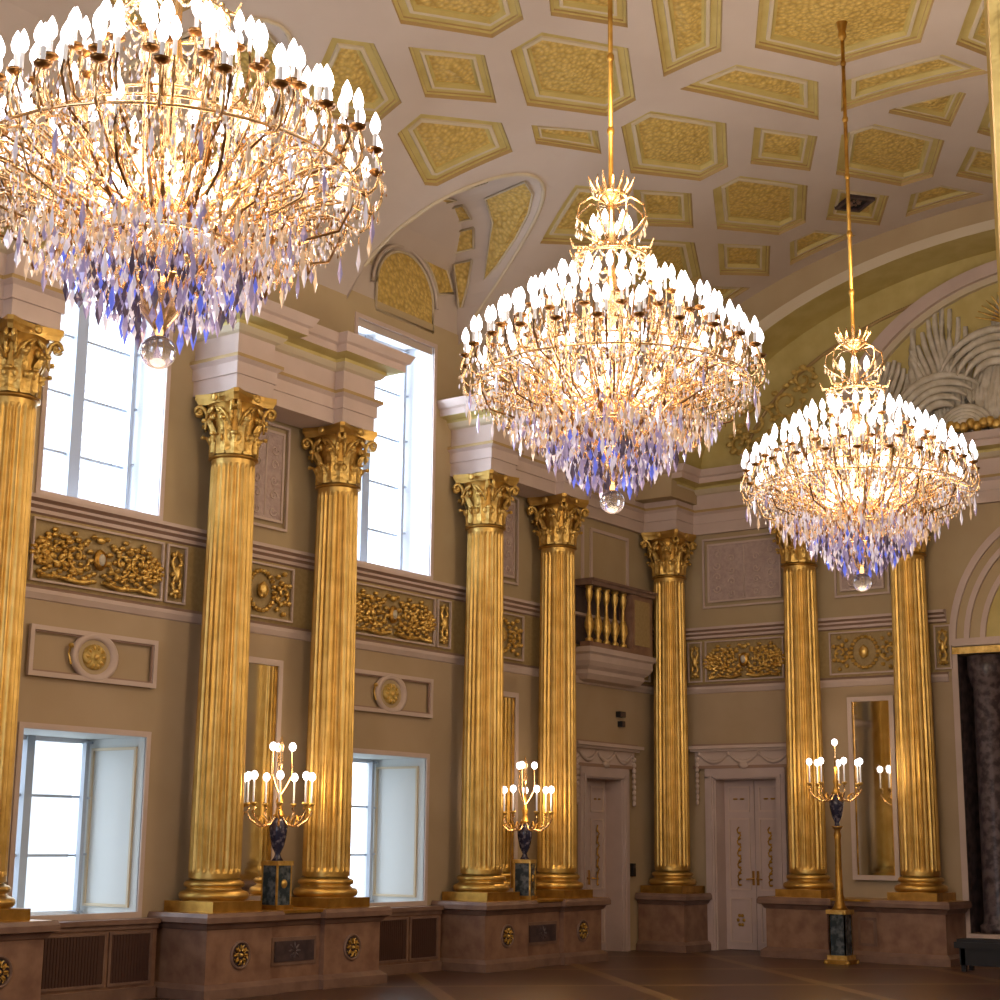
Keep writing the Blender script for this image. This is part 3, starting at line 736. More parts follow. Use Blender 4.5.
# ------------------------------------------------------------------ gilt frieze panels
def spiral(cx, cy, r, turns, dirn, a0, n=22):
    return [(cx + r * (1 - .85 * k / n) * cos(a0 + dirn * turns * 2 * pi * k / n), cy + r * (1 - .85 * k / n) * sin(a0 + dirn * turns * 2 * pi * k / n), .012) for k in range(n + 1)]
def relief_panel(w, h, style, T, border='trim'):
    """ornament in local x (width), y (height), z out of wall"""
    mb = MB(); fr_ = MB()
    rect_frame(fr_, w, h, .022, .03, border, T)
    G = 'gold_relief'
    rnd = random.Random(int(w * 100) + len(style))
    def both(f):
        for s in (1, -1): f(T @ Matrix.Diagonal((s, 1, 1, 1)))
    if style == 'wide':
        mb.sphere((0, 0, .02), (.09, .12, .04), 'gold_dark', 12, 6, T); mb.sphere((0, .0, .045), (.05, .07, .03), 'stone', 10, 6, T)
        mb.sphere((0, h * .32, .02), (.06, .04, .03), G, 10, 6, T)
        def f(TT):
            for (cx, cy, r, d) in ((w * .17, 0, h * .26, 1), (w * .31, .03, h * .24, -1), (w * .42, -.02, h * .17, 1)):
                mb.tube(spiral(cx, cy, r, 1.2, d, pi if d > 0 else 0), .017, G, 5, TT); mb.sphere((cx, cy, .02), (.035, .035, .03), G, 8, 5, TT)
                for k in range(11): a = k * .571 + d; mb.sphere((cx + r * 1.1 * cos(a), cy + r * 1.0 * sin(a), .012), (.05, .034, .035), G, 6, 4, TT)
                for k in range(6): a = k * 1.05 + d; mb.sphere((cx + r * .55 * cos(a), cy + r * .55 * sin(a), .012), (.032, .032, .03), G, 6, 4, TT)
            for k in range(12): mb.sphere((w * (.04 + .036 * k), -h * (.24 + .05 * (k % 3)), .012), (.045, .028, .03), G, 6, 4, TT)
            mb.tube([(.05, -h * .36, .02), (w * .15, -h * .42, .03), (w * .3, -h * .38, .02), (w * .44, -h * .41, .03)], [.025, .032, .022, .03], G, 6, TT)
            for k in range(7): mb.sphere((w * (.08 + .055 * k), -h * (.38 + .02 * (k % 2)), .03), (.03, .022, .025), G, 6, 4, TT)
            for k in range(9): mb.sphere((w * (.05 + .048 * k), h * (.36 - .09 * (k % 3)), .012), (.045, .03, .03), G, 6, 4, TT)
        both(f)
    elif style == 'small':
        def f(TT):
            mb.tube([(0, -h * .4, .02), (w * .2, -h * .2, .03), (w * .08, 0, .03), (w * .25, h * .2, .02), (0, h * .4, .02)], .018, G, 5, TT)
            for k in range(5): mb.sphere((w * .18, -h * .35 + h * .17 * k, .015), (.03, .035, .03), G, 6, 4, TT)
        both(f); mb.sphere((0, 0, .03), (.05, .1, .04), G, 8, 6, T); mb.sphere((0, -h * .3, .03), (.06, .04, .04), G, 8, 6, T)
    elif style == 'wreath':
        for k in range(22):
            a = 2 * pi * k / 22; mb.sphere((h * .33 * cos(a), h * .36 * sin(a), .02), (.04, .03, .03), G, 6, 4, T @ Matrix.Identity(4))
        mb.sphere((0, 0, .045), (.08, .1, .05), G, 10, 6, T); mb.sphere((0, .06, .05), (.04, .05, .03), G, 8, 5, T)
        def f(TT):
            mb.tube(spiral(w * .34, 0, min(w * .13, h * .3), 1.2, 1, pi), .018, G, 5, TT)
            for k in range(14): a = k * .45; mb.sphere((w * .33 + w * (.12 if k % 2 else .07) * cos(a), h * (.38 if k % 2 else .2) * sin(a), .015), (.04, .035, .035), G, 6, 4, TT)
        both(f)
    return fr_, mb
def wallT(side, p, z):   # local x along wall rightwards in view, y up, z into room
    if side == 'L': return L(p, WV - .03, z) @ R('X', pi / 2)
    return L(WE - .03, p, z) @ R('Z', -pi / 2) @ R('X', pi / 2)
def panel_thing(name, side, p, z, w, h, style, lab, cat, group):
    root = empty(name, (p, WV, z) if side == 'L' else (WE, p, z), label=lab, cat=cat, group=group)
    T = L(*(-root.location)) @ wallT(side, p, z)
    a, b = relief_panel(w, h, style, T); a.build('border', root); b.build('ornament', root); return root
FZ, FH = 4.535, .66
G_ = 'gilt frieze panels'
panel_thing('frieze_panel', 'L', 11.33, FZ, 1.80, FH, 'wide', 'wide gilt scroll panel below the first tall window', 'wall relief', G_)
panel_thing('frieze_panel', 'L', 12.43, FZ, .30, FH, 'small', 'narrow gilt relief panel left of the nearest complete column', 'wall relief', G_)
panel_thing('frieze_panel', 'L', 13.80, FZ, 1.1, FH, 'wreath', 'gilt wreath panel between the nearest complete column pair', 'wall relief', G_)
panel_thing('frieze_panel', 'L', 16.27, FZ, 1.80, FH, 'wide', 'wide gilt scroll panel below the second tall window', 'wall relief', G_)
panel_thing('frieze_panel', 'L', 17.37, FZ, .30, FH, 'small', 'narrow gilt relief panel just right of the second wide scroll panel', 'wall relief', G_)
panel_thing('frieze_panel', 'L', 18.73, FZ, 1.1, FH, 'wreath', 'gilt wreath panel between the middle column pair', 'wall relief', G_)
panel_thing('frieze_panel', 'L', 22.75, FZ, .34, FH, 'small', 'narrow gilt relief panel between balcony and corner column', 'wall relief', G_)
panel_thing('frieze_panel', 'E', 12.74, FZ, .26, FH, 'small', 'narrow gilt relief panel just right of the corner column', 'wall relief', G_)
panel_thing('frieze_panel', 'E', 11.85, FZ, 1.40, FH, 'wide', 'wide gilt scroll panel above the white end door', 'wall relief', G_)
panel_thing('frieze_panel', 'E', 9.80, FZ, 1.15, FH, 'wreath', 'gilt wreath panel above the end mirror', 'wall relief', G_)
panel_thing('frieze_panel', 'E', 8.56, FZ, .26, FH, 'small', 'narrow gilt relief panel right of the last visible column', 'wall relief', G_)
# oval medallion panels
for x, lab in ((11.34, 'pale framed panel with gilt oval medallion above the first lower window'), (16.27, 'pale framed panel with gilt oval medallion above the second lower window')):
    z = 3.50; root = empty('medallion_panel', (x, WV, z), label=lab, cat='wall relief', group='oval medallion panels')
    T = L(*(-root.location)) @ wallT('L', x, z)
    mb = MB(); w, h = 1.72, .52
    rect_frame(mb, w, h, .05, .04, 'trim', T); rect_frame(mb, w - .1, h - .1, .018, .02, 'trim_dark', T)
    mb.build('border', root)
    mb = MB(); mb.lathe([(.30, 0), (.30, .03), (.27, .05), (.22, .03), (.21, .0)], 32, 'trim', T @ Matrix.Diagonal((1.05, .86, 1, 1)), cap=False); mb.lathe([(.215, .005), (.001, .005)], 32, 'wall', T @ Matrix.Diagonal((1.05, .86, 1, 1)), cap=False); mb.build('oval_frame', root)
    mb = MB(); mb.lathe([(.15, .006), (.15, .02), (.12, .035), (.001, .05)], 24, 'cof_gold', T @ Matrix.Diagonal((1.05, .9, 1, 1)), cap=False)
    for k in range(10): mb.sphere((.10, 0, .03), (.035, .02, .025), 'gold_relief', 6, 4, T @ R('Z', k * pi / 5))
    mb.sphere((0, 0, .05), (.035, .035, .025), 'gold_relief', 8, 5, T); mb.build('medallion', root)
    mb = MB(); mb.tube([(-.31, -.1, .02), (-.36, 0, .03), (-.33, .1, .03)], .012, 'gold_relief', 5, T); mb.sphere((-.34, .09, .04), .03, 'gold_relief', 8, 5, T); mb.build('clasp', root)
# grotesque plaster panels
def grot(side, p, z, w, h, lab):
    root = empty('plaster_relief', (p, WV, z) if side == 'L' else (WE, p, z), label=lab, cat='wall relief', group='mauve plaster relief panels')
    T = L(*(-root.location)) @ wallT(side, p, z); mb = MB(); t = .05
    for q in (0, .09):
        W, Hh = w - q * 2, h - q * 2
        rect_frame(mb, W, Hh, t * .6, .03, 'trim', T)
    mb.build('border', root)
    mb = MB(); mb.box((-w / 2 + .12, -h / 2 + .12, 0), (w / 2 - .12, h / 2 - .12, .008), 'relief_mauve', T)
    for s in (1, -1):
        TT = T @ Matrix.Diagonal((s, 1, 1, 1)); k = 0; y = -h / 2 + .22
        while y < h / 2 - .2:
            mb.tube(spiral(min(w * .18, .22), y, .07, 1.1, 1 if k % 2 else -1, 0, 12), .012, 'trim', 4, TT); y += .19; k += 1
            if w > 1: mb.tube(spiral(.48, y - .1, .08, 1.1, -1 if k % 2 else 1, 0, 12), .012, 'trim', 4, TT)
    mb.tube([(0, -h / 2 + .15, .01), (0, h / 2 - .15, .01)], .015, 'trim', 5, T); mb.build('ornament', root)
grot('L', 13.80, 5.95, .78, 1.30, 'tall mauve plaster relief between the nearest complete column pair')
grot('L', 18.73, 5.95, .78, 1.30, 'tall mauve plaster relief between the middle column pair')
grot('E', 11.82, 5.98, 1.50, 1.15, 'broad mauve plaster relief on the end wall above the white door')
grot('E', 9.80, 5.98, .90, 1.15, 'mauve plaster relief behind the farthest chandelier')
# ------------------------------------------------------------------ mirrors
def mirror(side, p, z0, z1, w, lab):
    root = empty('wall_mirror', (p, WV, z0) if side == 'L' else (WE, p, z0), label=lab, cat='mirror', group='tall wall mirrors')
    T = L(*(-root.location)) @ wallT(side, p, z0); h = z1 - z0
    mb = MB(); t = .07
    for a, b in (((-w / 2, 0, 0), (-w / 2 + t, h, .05)), ((w / 2 - t, 0, 0), (w / 2, h, .05)), ((-w / 2, -t, 0), (w / 2, 0, .05)), ((-w / 2, h, 0), (w / 2, h + t, .05))): mb.box(a, b, 'trim', T)
    for a, b in (((-w / 2 + t, 0, 0), (-w / 2 + t + .02, h, .03)), ((w / 2 - t - .02, 0, 0), (w / 2 - t, h, .03))): mb.box(a, b, 'gold_dark', T)
    mb.build('frame', root)
    mb = MB(); mb.box((-w / 2 + t, 0, 0), (w / 2 - t, h, .015), 'mirror', T); mb.build('glass', root)
mirror('L', 13.80, 1.0, 3.66, .78, 'tall narrow mirror between the nearest complete column pair')
mirror('L', 18.73, 1.0, 3.66, .78, 'tall narrow mirror between the middle column pair')
mirror('E', 9.73, 1.2, 3.78, .74, 'tall mirror on the end wall behind the floor candelabrum')
# ------------------------------------------------------------------ doors with garlanded overdoors
def doorset(n, side, p, hw, h):
    root = struct(empty('door_%d' % n, (p, WV, 0) if side == 'L' else (WE, p, 0)))
    T = L(*(-root.location)) @ wallT(side, p, 0)
    mb = MB(); t = .15
    for s in (-1, 1):
        mb.box((s * hw, 0, -.02), (s * (hw + t), h + .02, .04), 'door', T); mb.box((s * (hw + .03), 0, .04), (s * (hw + .08), h + .05, .06), 'door', T)
        mb.box((s * hw, 0, -.38), (s * (hw - .02), h, 0), 'door', T)
    mb.box((-hw - t, h, -.02), (hw + t, h + t, .04), 'door', T); mb.box((-hw, h - .02, -.38), (hw, h, 0), 'door', T)
    mb.build('door_surround', root)
    mb = MB(); W = hw + .36
    mb.box((-W, h + .15, 0), (W, h + .20, .05), 'trim_dark', T); mb.box((-W + .03, h + .2, 0), (W - .03, h + .42, .03), 'trim', T)
    mb.box((-W - .02, h + .42, 0), (W + .02, h + .46, .10), 'trim', T); mb.box((-W - .06, h + .46, 0), (W + .06, h + .51, .16), 'trim', T); mb.box((-W, h + .51, 0), (W, h + .54, .08), 'trim_dark', T)
    mb.build('overdoor_cornice', root)
    mb = MB(); segs = 3
    for k in range(segs):
        x0 = -W + .12 + (2 * W - .24) * k / segs; x1 = -W + .12 + (2 * W - .24) * (k + 1) / segs
        pts = [(x0 + (x1 - x0) * i / 12, h + .38 - .13 * sin(pi * i / 12), .05) for i in range(13)]
        mb.tube(pts, [.012 + .022 * sin(pi * i / 12) for i in range(13)], 'trim', 6, T)
        mb.sphere((x0, h + .38, .05), .035, 'trim', 8, 5, T)
    mb.sphere((0, h + .2, .05), (.09, .06, .04), 'trim', 10, 6, T)
    for s in (-1, 1):
        for k in range(9): mb.sphere((s * (W - .08), h + .3 - k * .085, .05), (.04 - .002 * k, .05, .035), 'trim', 8, 4, T)
    mb.build('garland', root)
    for s in (-1, 1):
        lf = MB(); d = -.30
        lf.box((s * .005, .01, d - .04), (s * (hw - .02), h - .02, d), 'door', T)
        for z0, z1 in ((.12, .80), (.92, h - .62), (h - .52, h - .12)):
            x0, x1 = s * .08, s * (hw - .09)
            a, b = min(x0, x1), max(x0, x1)
            rect_frame(lf, b - a, z1 - z0, .025, .02, 'trim', T @ L((a + b) / 2, (z0 + z1) / 2, d))
        ob = lf.build('door_leaf', root)
        g = MB(); cx = s * (hw - .01) / 2
        for z in [1.0 + .09 * k for k in range(10)]:
            g.tube([(cx - .02, z, d + .02), (cx + .03 * (1 if int(z * 10) % 2 else -1), z + .05, d + .03), (cx, z + .09, d + .02)], .012, 'gold_dark', 5, T); g.sphere((cx, z, d + .02), (.035, .02, .015), 'gold_dark', 6, 4, T)
        for k in range(6): g.sphere((cx + .05 * cos(k * pi / 3), .46 + .08 * sin(k * pi / 3), d + .015), (.03, .03, .012), 'gold_dark', 6, 4, T)
        for k in (-1, 1): g.sphere((cx + k * .06, h - .32, d + .015), (.05, .015, .012), 'gold_dark', 6, 4, T)
        g.build('gilt_ornament', ob)
        hd = MB(); hd.box((s * .02, 1.0, d), (s * .06, 1.22, d + .012), 'brass', T); hd.tube([(s * .04, 1.1, d), (s * .04, 1.1, d + .06), (s * .14, 1.09, d + .06)], .012, 'brass', 6, T); hd.build('door_handle', ob)
    bk = MB(); bk.box((-hw, 0, -.42), (hw, h, -.38), 'black', T); bk.build('door_back', root)
doorset(1, 'L', (DOOR1[0] + DOOR1[1]) / 2, .55, 2.62)
doorset(2, 'E', (DOOR2[0] + DOOR2[1]) / 2, .55, 2.66)
# ------------------------------------------------------------------ balcony
bx0, bx1, by = 20.62, 22.50, WV - .34
root = empty('balcony', ((bx0 + bx1) / 2, WV, 4.05), label='small balcony with gold balusters above the left wall door', cat='balcony')
Ti = L(*(-root.location)); pth = [(bx0, WV), (bx0, by), (bx1, by), (bx1, WV)]
mb = MB(); mb.sweep(pth, [(-.30, 4.05), (-.16, 4.08), (-.10, 4.16), (-.10, 4.22), (-.04, 4.27), (0, 4.34), (0, 4.44), (.04, 4.47), (.04, 4.55), (-.3, 4.55)], 'trim', T=Ti); mb.build('corbel_slab', root)
mb = MB(); mb.box((bx0, by, 4.55), (bx1, by + .18, 4.63), 'marble', Ti); mb.box((bx1 - .62, by, 4.63), (bx1, WV, 5.50), 'marble', Ti); mb.box((bx1 - .55, by - .012, 4.7), (bx1 - .1, by, 5.42), 'frieze', Ti); mb.build('parapet_pier', root)
mb = MB(); mb.box((bx0, by - .04, 5.50), (bx1 + .04, WV, 5.56), 'marble_cap', Ti); mb.box((bx0, by - .07, 5.56), (bx1 + .07, WV, 5.60), 'marble_cap', Ti); mb.build('handrail', root)
bal = None
for k in range(5):
    x = bx0 + .12 + k * .25
    if bal is None:
        b = MB(); b.lathe([(.06, 0), (.06, .05), (.03, .08), (.035, .12), (.075, .24), (.07, .32), (.03, .45), (.025, .6), (.05, .70), (.06, .78), (.04, .82), (.06, .84), (.06, .87)], 14, 'gold_relief')
        bal = b.build('baluster', root); bal.location = Vector((x, by + .09, 4.63)) - root.location
    else:
        c = bal.copy(); COL.objects.link(c); c.parent = root; c.location = Vector((x, by + .09, 4.63)) - root.location
bg = MB(); bg.box((bx0, by + .25, 4.6), (bx1 - .62, by + .26, 5.5), 'panel_dark', Ti); bg.build('back_panel', root)
# tall pale panelling above the balcony
mb = MB(); T = wallT('L', 21.3, 5.0)
frame_rect(mb, 20.35, 20.95, 5.2, 6.5, WV - .03, .05, .03, 'trim'); frame_rect(mb, 21.15, 22.3, 5.2, 6.5, WV - .03, .05, .03, 'trim'); struct(mb.build('trim_9'))
# wall boxes
for (x, z, w, lab) in ((22.0, 3.62, .17, 'upper of two small black boxes on the wall above the left door'), (22.02, 3.47, .10, 'lower of two small black boxes on the wall above the left door')):
    mb = MB(); mb.box((-w / 2, -.08, -.045), (w / 2, 0, .045), 'black'); mb.box((-w / 2 + .01, -.09, -.035), (w / 2 - .01, -.08, .035), 'panel_dark'); tag(mb.build('wall_speaker', loc=(x, WV, z)), lab, 'speaker', 'small black wall boxes')
mb = MB(); mb.box((-.04, -.06, -.1), (.04, 0, .1), 'black'); mb.sphere((0, -.06, .05), .02, 'panel_dark', 8, 4); tag(mb.build('wall_phone', loc=(22.36, WV, 1.22)), 'small black device on the wall right of the left door', 'device')
# ------------------------------------------------------------------ niche at the end wall
nb = MB(); y0, y1, z0, z1 = NICHE; xb = WE + 1.0
nb.quad([(WE, y1, z0), (xb, y1, z0), (xb, y1, z1), (WE, y1, z1)], 'purple_marble'); nb.quad([(WE, y0, z0), (WE, y0, z1), (xb, y0, z1), (xb, y0, z0)], 'purple_marble')
nb.quad([(xb, y0, z0), (xb, y1, z0), (xb, y1, z1), (xb, y0, z1)], 'panel_dark'); nb.quad([(WE, y0, z1), (WE, y1, z1), (xb, y1, z1), (xb, y0, z1)], 'wall'); nb.quad([(WE, y0, z0), (xb, y0, z0), (xb, y1, z0), (WE, y1, z0)], 'marble')
nb.box((WE - .02, y1, .25), (WE - .001, y1 + .09, z1 - .001), 'trim'); nb.box((WE - .03, y0 - .1, z1), (WE - .001, y1 + .1, z1 + .1), 'gold_relief')
nb.box((WE - .35, y0 - .1, 0), (WE, y1 + .04, .24), 'marble'); nb.box((WE - .18, y0 - .05, .24), (WE + .02, y1 + .0, .42), 'trim')
struct(nb.build('door_3'))
mb = MB(); mb.lathe([(.30, 0), (.30, .1), (.25, .14), (.24, .3), (.23, 3.5), (.25, 3.55), (.30, 3.75), (.30, 3.98)], 28, 'purple_marble'); tag(mb.build('marble_column', loc=(WE + .32, y1 - .34, .42)), 'dark mottled marble column inside the doorway at the right edge', 'column')
mb = MB(); pts = []; n = 40
for k in range(n + 1):
    y = y1 - .72 - 1.1 * k / n; pts.append((WE + .25 + .05 * sin(k * 1.3), y))
mb.add([(x, y, .5) for x, y in pts] + [(x, y, z1 - .02) for x, y in pts], [(i, i + 1, n + 2 + i, n + 1 + i) for i in range(n)], 'red', smooth=True); tag(mb.build('curtain'), 'dark crimson curtain in the doorway at the right edge', 'curtain')
# archivolt over the doorway
mb = MB(); cy, za = 6.655, 4.55; NN = 32
for r0, r1, out, m in ((1.80, 1.70, .07, 'trim'), (1.70, 1.58, .03, 'wall'), (1.58, 1.50, .06, 'trim'), (1.50, 1.34, .02, 'wall'), (1.34, 1.26, .05, 'trim'), (1.26, 1.0, .012, 'cof_border')):
    a = [(WE - out, cy + r0 * cos(pi * i / NN), za + r0 * 1.12 * sin(pi * i / NN)) for i in range(NN + 1)]; b = [(WE - out, cy + r1 * cos(pi * i / NN), za + r1 * 1.12 * sin(pi * i / NN)) for i in range(NN + 1)]
    a0 = [(WE, p[1], p[2]) for p in a]; b0 = [(WE, p[1], p[2]) for p in b]; strip(mb, a, b, m); strip(mb, a0, a, m); strip(mb, b, b0, m)
mb.box((WE - .09, cy - 1.75, 4.53), (WE, cy + 1.75, 4.64), 'trim'); struct(mb.build('trim_10'))
# black bench near the doorway
root = empty('bench', (22.0, 7.25, 0), label='low black bench on the floor at the right edge', cat='bench')
mb = MB(); mb.box((-.2, -.8, .30), (.2, .8, .38), 'black'); mb.box((-.17, -.77, .38), (.17, .77, .42), 'black'); mb.build('seat', root)
for a in (-1, 1):
    for b in (-1, 1): mb = MB(); mb.box((a * .17, b * .72, 0), (a * .11, b * .66, .30), 'black'); mb.build('leg', root)
mb = MB(); mb.box((-.17, -.74, .08), (-.15, .74, .30), 'black'); mb.build('skirt', root)
# ------------------------------------------------------------------ end lunette: archivolt + sculpture
mb = MB(); a_, b_ = 3.15, 2.72
for (ra, rb), (sa, sb), out, m in (((a_ + .22, b_ + .2), (a_, b_), .18, 'trim'), ((a_, b_), (a_ - .1, b_ - .1), .10, 'cof_line')):
    p = [(WE - out, V0 + ra * cos(pi * i / NA), VZ + rb * sin(pi * i / NA)) for i in range(NA + 1)]; q = [(WE - out, V0 + sa * cos(pi * i / NA), VZ + sb * sin(pi * i / NA)) for i in range(NA + 1)]
    strip(mb, p, q, m); strip(mb, [(WE, t[1], t[2]) for t in p], p, m); strip(mb, q, [(WE, t[1], t[2]) for t in q], m)
for f in (.86,):
    mb.tube([(WE - .02, V0 + A2 * f * cos(pi * i / NA), VZ + B2 * f * sin(pi * i / NA)) for i in range(NA + 1)], .03, 'cof_edge', 4)
struct(mb.build('trim_11'))
root = empty('lunette_sculpture', (WE, V0, ZT), label='pale stone relief of swirling drapery and gilt rays filling the end wall lunette', cat='sculpture'); Ti = L(*(-root.location))
mb = MB(); p = [(WE - .01, V0 + (a_ - .1) * cos(pi * i / NA), VZ + (b_ - .1) * sin(pi * i / NA)) for i in range(NA + 1)]; mb.quad(p, 'cof_border', Ti); mb.build('ground', root)
rnd = random.Random(3)
mb = MB()
for k in range(64):
    t = k / 63; y0_ = V0 + 2.7 - 3.4 * t; lim = (b_ - .28) * sqrt(max(0, 1 - ((y0_ - V0) / (a_ - .02)) ** 2))
    h = lim * (.80 + .16 * sin(k * .55)); x = WE - .03 - .04 * abs(sin(k * .9)); lean = .30 * sin(k * .22)
    pts = [(x - .03 * sin(j * .9 + k * .4), y0_ - lean * (j / 8) ** 1.3 + .035 * sin(j * 1.2 + k * .5), 7.68 + max(.22, h) * j / 8) for j in range(9)]
    mb.tube(pts, [.05, .06, .06, .055, .055, .05, .045, .045, .035], 'stone', 6, Ti)
mb.build('drapery', root)
for (yc, zc, r, a0, a1) in ((9.1, 7.75, .55, .2, 2.2), (8.35, 7.95, .8, .1, 2.4), (7.5, 8.45, .9, .3, 2.7), (8.0, 7.75, .4, .0, 3.0)):
    mb = MB()
    for q in range(5):
        rr = r * (1 - .16 * q)
        mb.tube([(WE - .16 - .02 * q, yc + rr * cos(a0 + (a1 - a0) * j / 14), zc + rr * .9 * sin(a0 + (a1 - a0) * j / 14)) for j in range(15)], [.02 + .045 * sin(pi * j / 14) for j in range(15)], 'stone', 6, Ti)
    mb.build('swirling_fold', root)
mb = MB()
for k in range(14):
    a = radians(20 + 10 * k); mb.tube([(WE - .2, 7.2, 9.3), (WE - .18, 7.2 + .6 * cos(a), 9.3 + .55 * sin(a))], [.03, .008], 'gold_relief', 4, Ti)
mb.build('gilt_rays', root)
mb = MB(); mb.tube([(WE - .35, 9.75, 7.72), (WE - .25, 9.1, 8.5)], [.02, .012], 'gold_relief', 5, Ti); mb.build('gilt_spear', root)
mb = MB()
for k in range(12): mb.sphere((WE - .25, 8.3 - .1 * k, 7.75 + .08 * abs(sin(k * 1.2))), (.08, .08, .09), 'gold_relief', 7, 5, Ti)
mb.build('gilt_foliage', root)
root = empty('spandrel_ornament', (WE, 11.2, 8.5), label='gilt foliage relief in the left spandrel of the end lunette', cat='wall relief')
mb = MB(); T = L(*(-root.location)) @ L(-.06, 0, 0) @ wallT('E', 11.2, 8.55)
for (cx, cy, r, d) in ((-.3, -.15, .3, 1), (.25, .1, .28, -1), (.55, .45, .2, 1), (-.62, -.45, .18, -1), (.65, -.3, .25, 1), (.1, -.5, .2, -1)):
    mb.tube(spiral(cx, cy, r, 1.3, d, 0), .03, 'cof_gold', 5, T)
    for k in range(8): a = k * .8; mb.sphere((cx + r * cos(a), cy + r * sin(a), .02), (.07, .05, .04), 'cof_gold', 6, 4, T)
mb.build('foliage', root)

# ------------------------------------------------------------------ chandeliers
def bulb_mesh():
    b = MB(); b.lathe([(.012, -.10), (.012, 0), (.016, .0)], 6, 'candle', cap=True)
    b.lathe([(.013, -.01), (.027, .015), (.032, .045), (.025, .08), (.010, .115), (.002, .13)], 8, 'bulb'); return b
def drop(mb, c, l, w, m, rot=0):
    x, y, z = c; vs = [(x, y, z)]
    for k in range(4): a = rot + k * pi / 2; vs.append((x + w * cos(a), y + w * sin(a), z - l * .62))
    vs.append((x, y, z - l)); mb.add(vs, [(0, 1, 2), (0, 2, 3), (0, 3, 4), (0, 4, 1), (5, 2, 1), (5, 3, 2), (5, 4, 3), (5, 1, 4)], m)
def make_chandelier():
    root = empty('chandelier'); P = (lambda r, a, z: (r * cos(a), r * sin(a), z))
    st = MB()
    st.lathe([(.02, .10), (.05, .16), (.11, .24), (.14, .34), (.10, .42), (.05, .5), (.04, .8), (.07, .88), (.10, .95), (.06, 1.02), (.035, 1.2), (.035, 1.6), (.06, 1.7), (.1, 1.78), (.05, 1.85), (.03, 2.0), (.03, 2.2), (.05, 2.3), (.03, 2.45), (.03, 2.8)], 14, 'ch_gold'); st.build('stem', root)
    rod = MB(); rod.lathe([(.022, 2.8), (.022, 6.62)], 8, 'gold_dark')
    for k in range(5): rod.sphere((0, 0, 3.3 + k * .7), (.035, .035, .05), 'gold_dark', 8, 5)
    rod.lathe([(.02, 6.38), (.05, 6.44), (.04, 6.5), (.06, 6.6), (.08, 6.66)], 16, 'gold_dark'); rod.build('hanging_rod', root)
    bl = MB(); bl.sphere((0, 0, 0), .10, 'ball', 20, 14); bl.tube([(0, 0, .09), (0, 0, .2)], .008, 'ch_gold', 5)
    bo = bl.build('crystal_ball', root)
    # rings
    for r, z, t in ((1.10, 1.02, .011), (.80, 1.22, .010), (.52, 1.42, .010), (.46, .62, .02), (.26, .42, .018), (.30, 2.12, .014)):
        rb = MB(); rb.tube([P(r, 2 * pi * k / 36, z) for k in range(37)], t, 'ch_gold', 5)
        for k in range(24): a = 2 * pi * k / 24; rb.sphere(P(r, a, z + .02), (.022, .022, .03), 'ch_gold', 5, 3)
        rb.build('hoop', root)
    # basket ribs
    for k in range(12):
        a = 2 * pi * k / 12 + .13; b = MB()
        b.tube([P(.10, a, .36), P(.17, a, .44), P(.30, a, .60), P(.47, a, .80), P(.62, a, .98), P(.70, a, 1.12), P(.62, a, 1.2)], [.014, .018, .016, .016, .014, .012, .008], 'ch_gold' if k % 2 else 'ch_dark', 5); b.build('basket_rib', root)
    # tiers
    tiers = [(24, 1.20, 1.33, .0, 1.02), (22, 1.00, 1.50, .5, .95), (18, .78, 1.68, .25, .9), (12, .52, 1.88, 0., .85), (12, .30, 1.00, .5, .7), (6, .15, 2.40, 0, 2.1), (6, .80, 1.08, .3, .8)]
    bm = None; armp = {}
    for ti, (n, r, z, off, zb) in enumerate(tiers):
        for k in range(n):
            a = 2 * pi * (k + off) / n
            if bm is None: bm = bulb_mesh().build('candle_bulb', root); ob = bm
            else: ob = bm.copy(); COL.objects.link(ob); ob.parent = root
            ob.location = P(r, a, z); ob.rotation_euler = (0, 0, a)
            if ti in (4, 5, 6): continue
            if ti not in armp:
                ab = MB(); r0 = .12 if ti < 3 else .06
                pts = [(r0, 0, zb), (r * .3, 0, zb - .12), (r * .55, 0, zb - .10), (r * .8, 0, zb + .0), (r * .98, 0, z - .38), (r * 1.03, 0, z - .24), (r, 0, z - .11)]
                # smooth
                sm = []
                for i in range(len(pts) - 1):
                    for j in range(3):
                        t = j / 3; p0, p1, p2, p3 = [Vector(pts[max(0, min(len(pts) - 1, q))]) for q in (i - 1, i, i + 1, i + 2)]
                        sm.append(tuple(.5 * ((2 * p1) + (p2 - p0) * t + (2 * p0 - 5 * p1 + 4 * p2 - p3) * t * t + (3 * p1 - p0 - 3 * p2 + p3) * t ** 3)))
                sm.append(pts[-1]); ab.tube(sm, .0105, 'ch_gold', 5)
                ab.lathe([(.008, z - .14), (.045, z - .12), (.05, z - .105), (.02, z - .10)], 8, 'ch_dark', L(r, 0, 0))
                ab.tube(spiral2(r * .72, zb - .02, .09), .008, 'ch_gold', 4); ab.sphere((r * .55, 0, zb - .1), (.03, .02, .02), 'ch_gold', 6, 4)
                arm = ab.build('candle_arm', root); armp[ti] = arm; ao = arm
            else: ao = armp[ti].copy(); COL.objects.link(ao); ao.parent = root
            ao.rotation_euler = (0, 0, a)
    eb_ = MB(); pb = bulb_mesh(); r5 = random.Random(5)
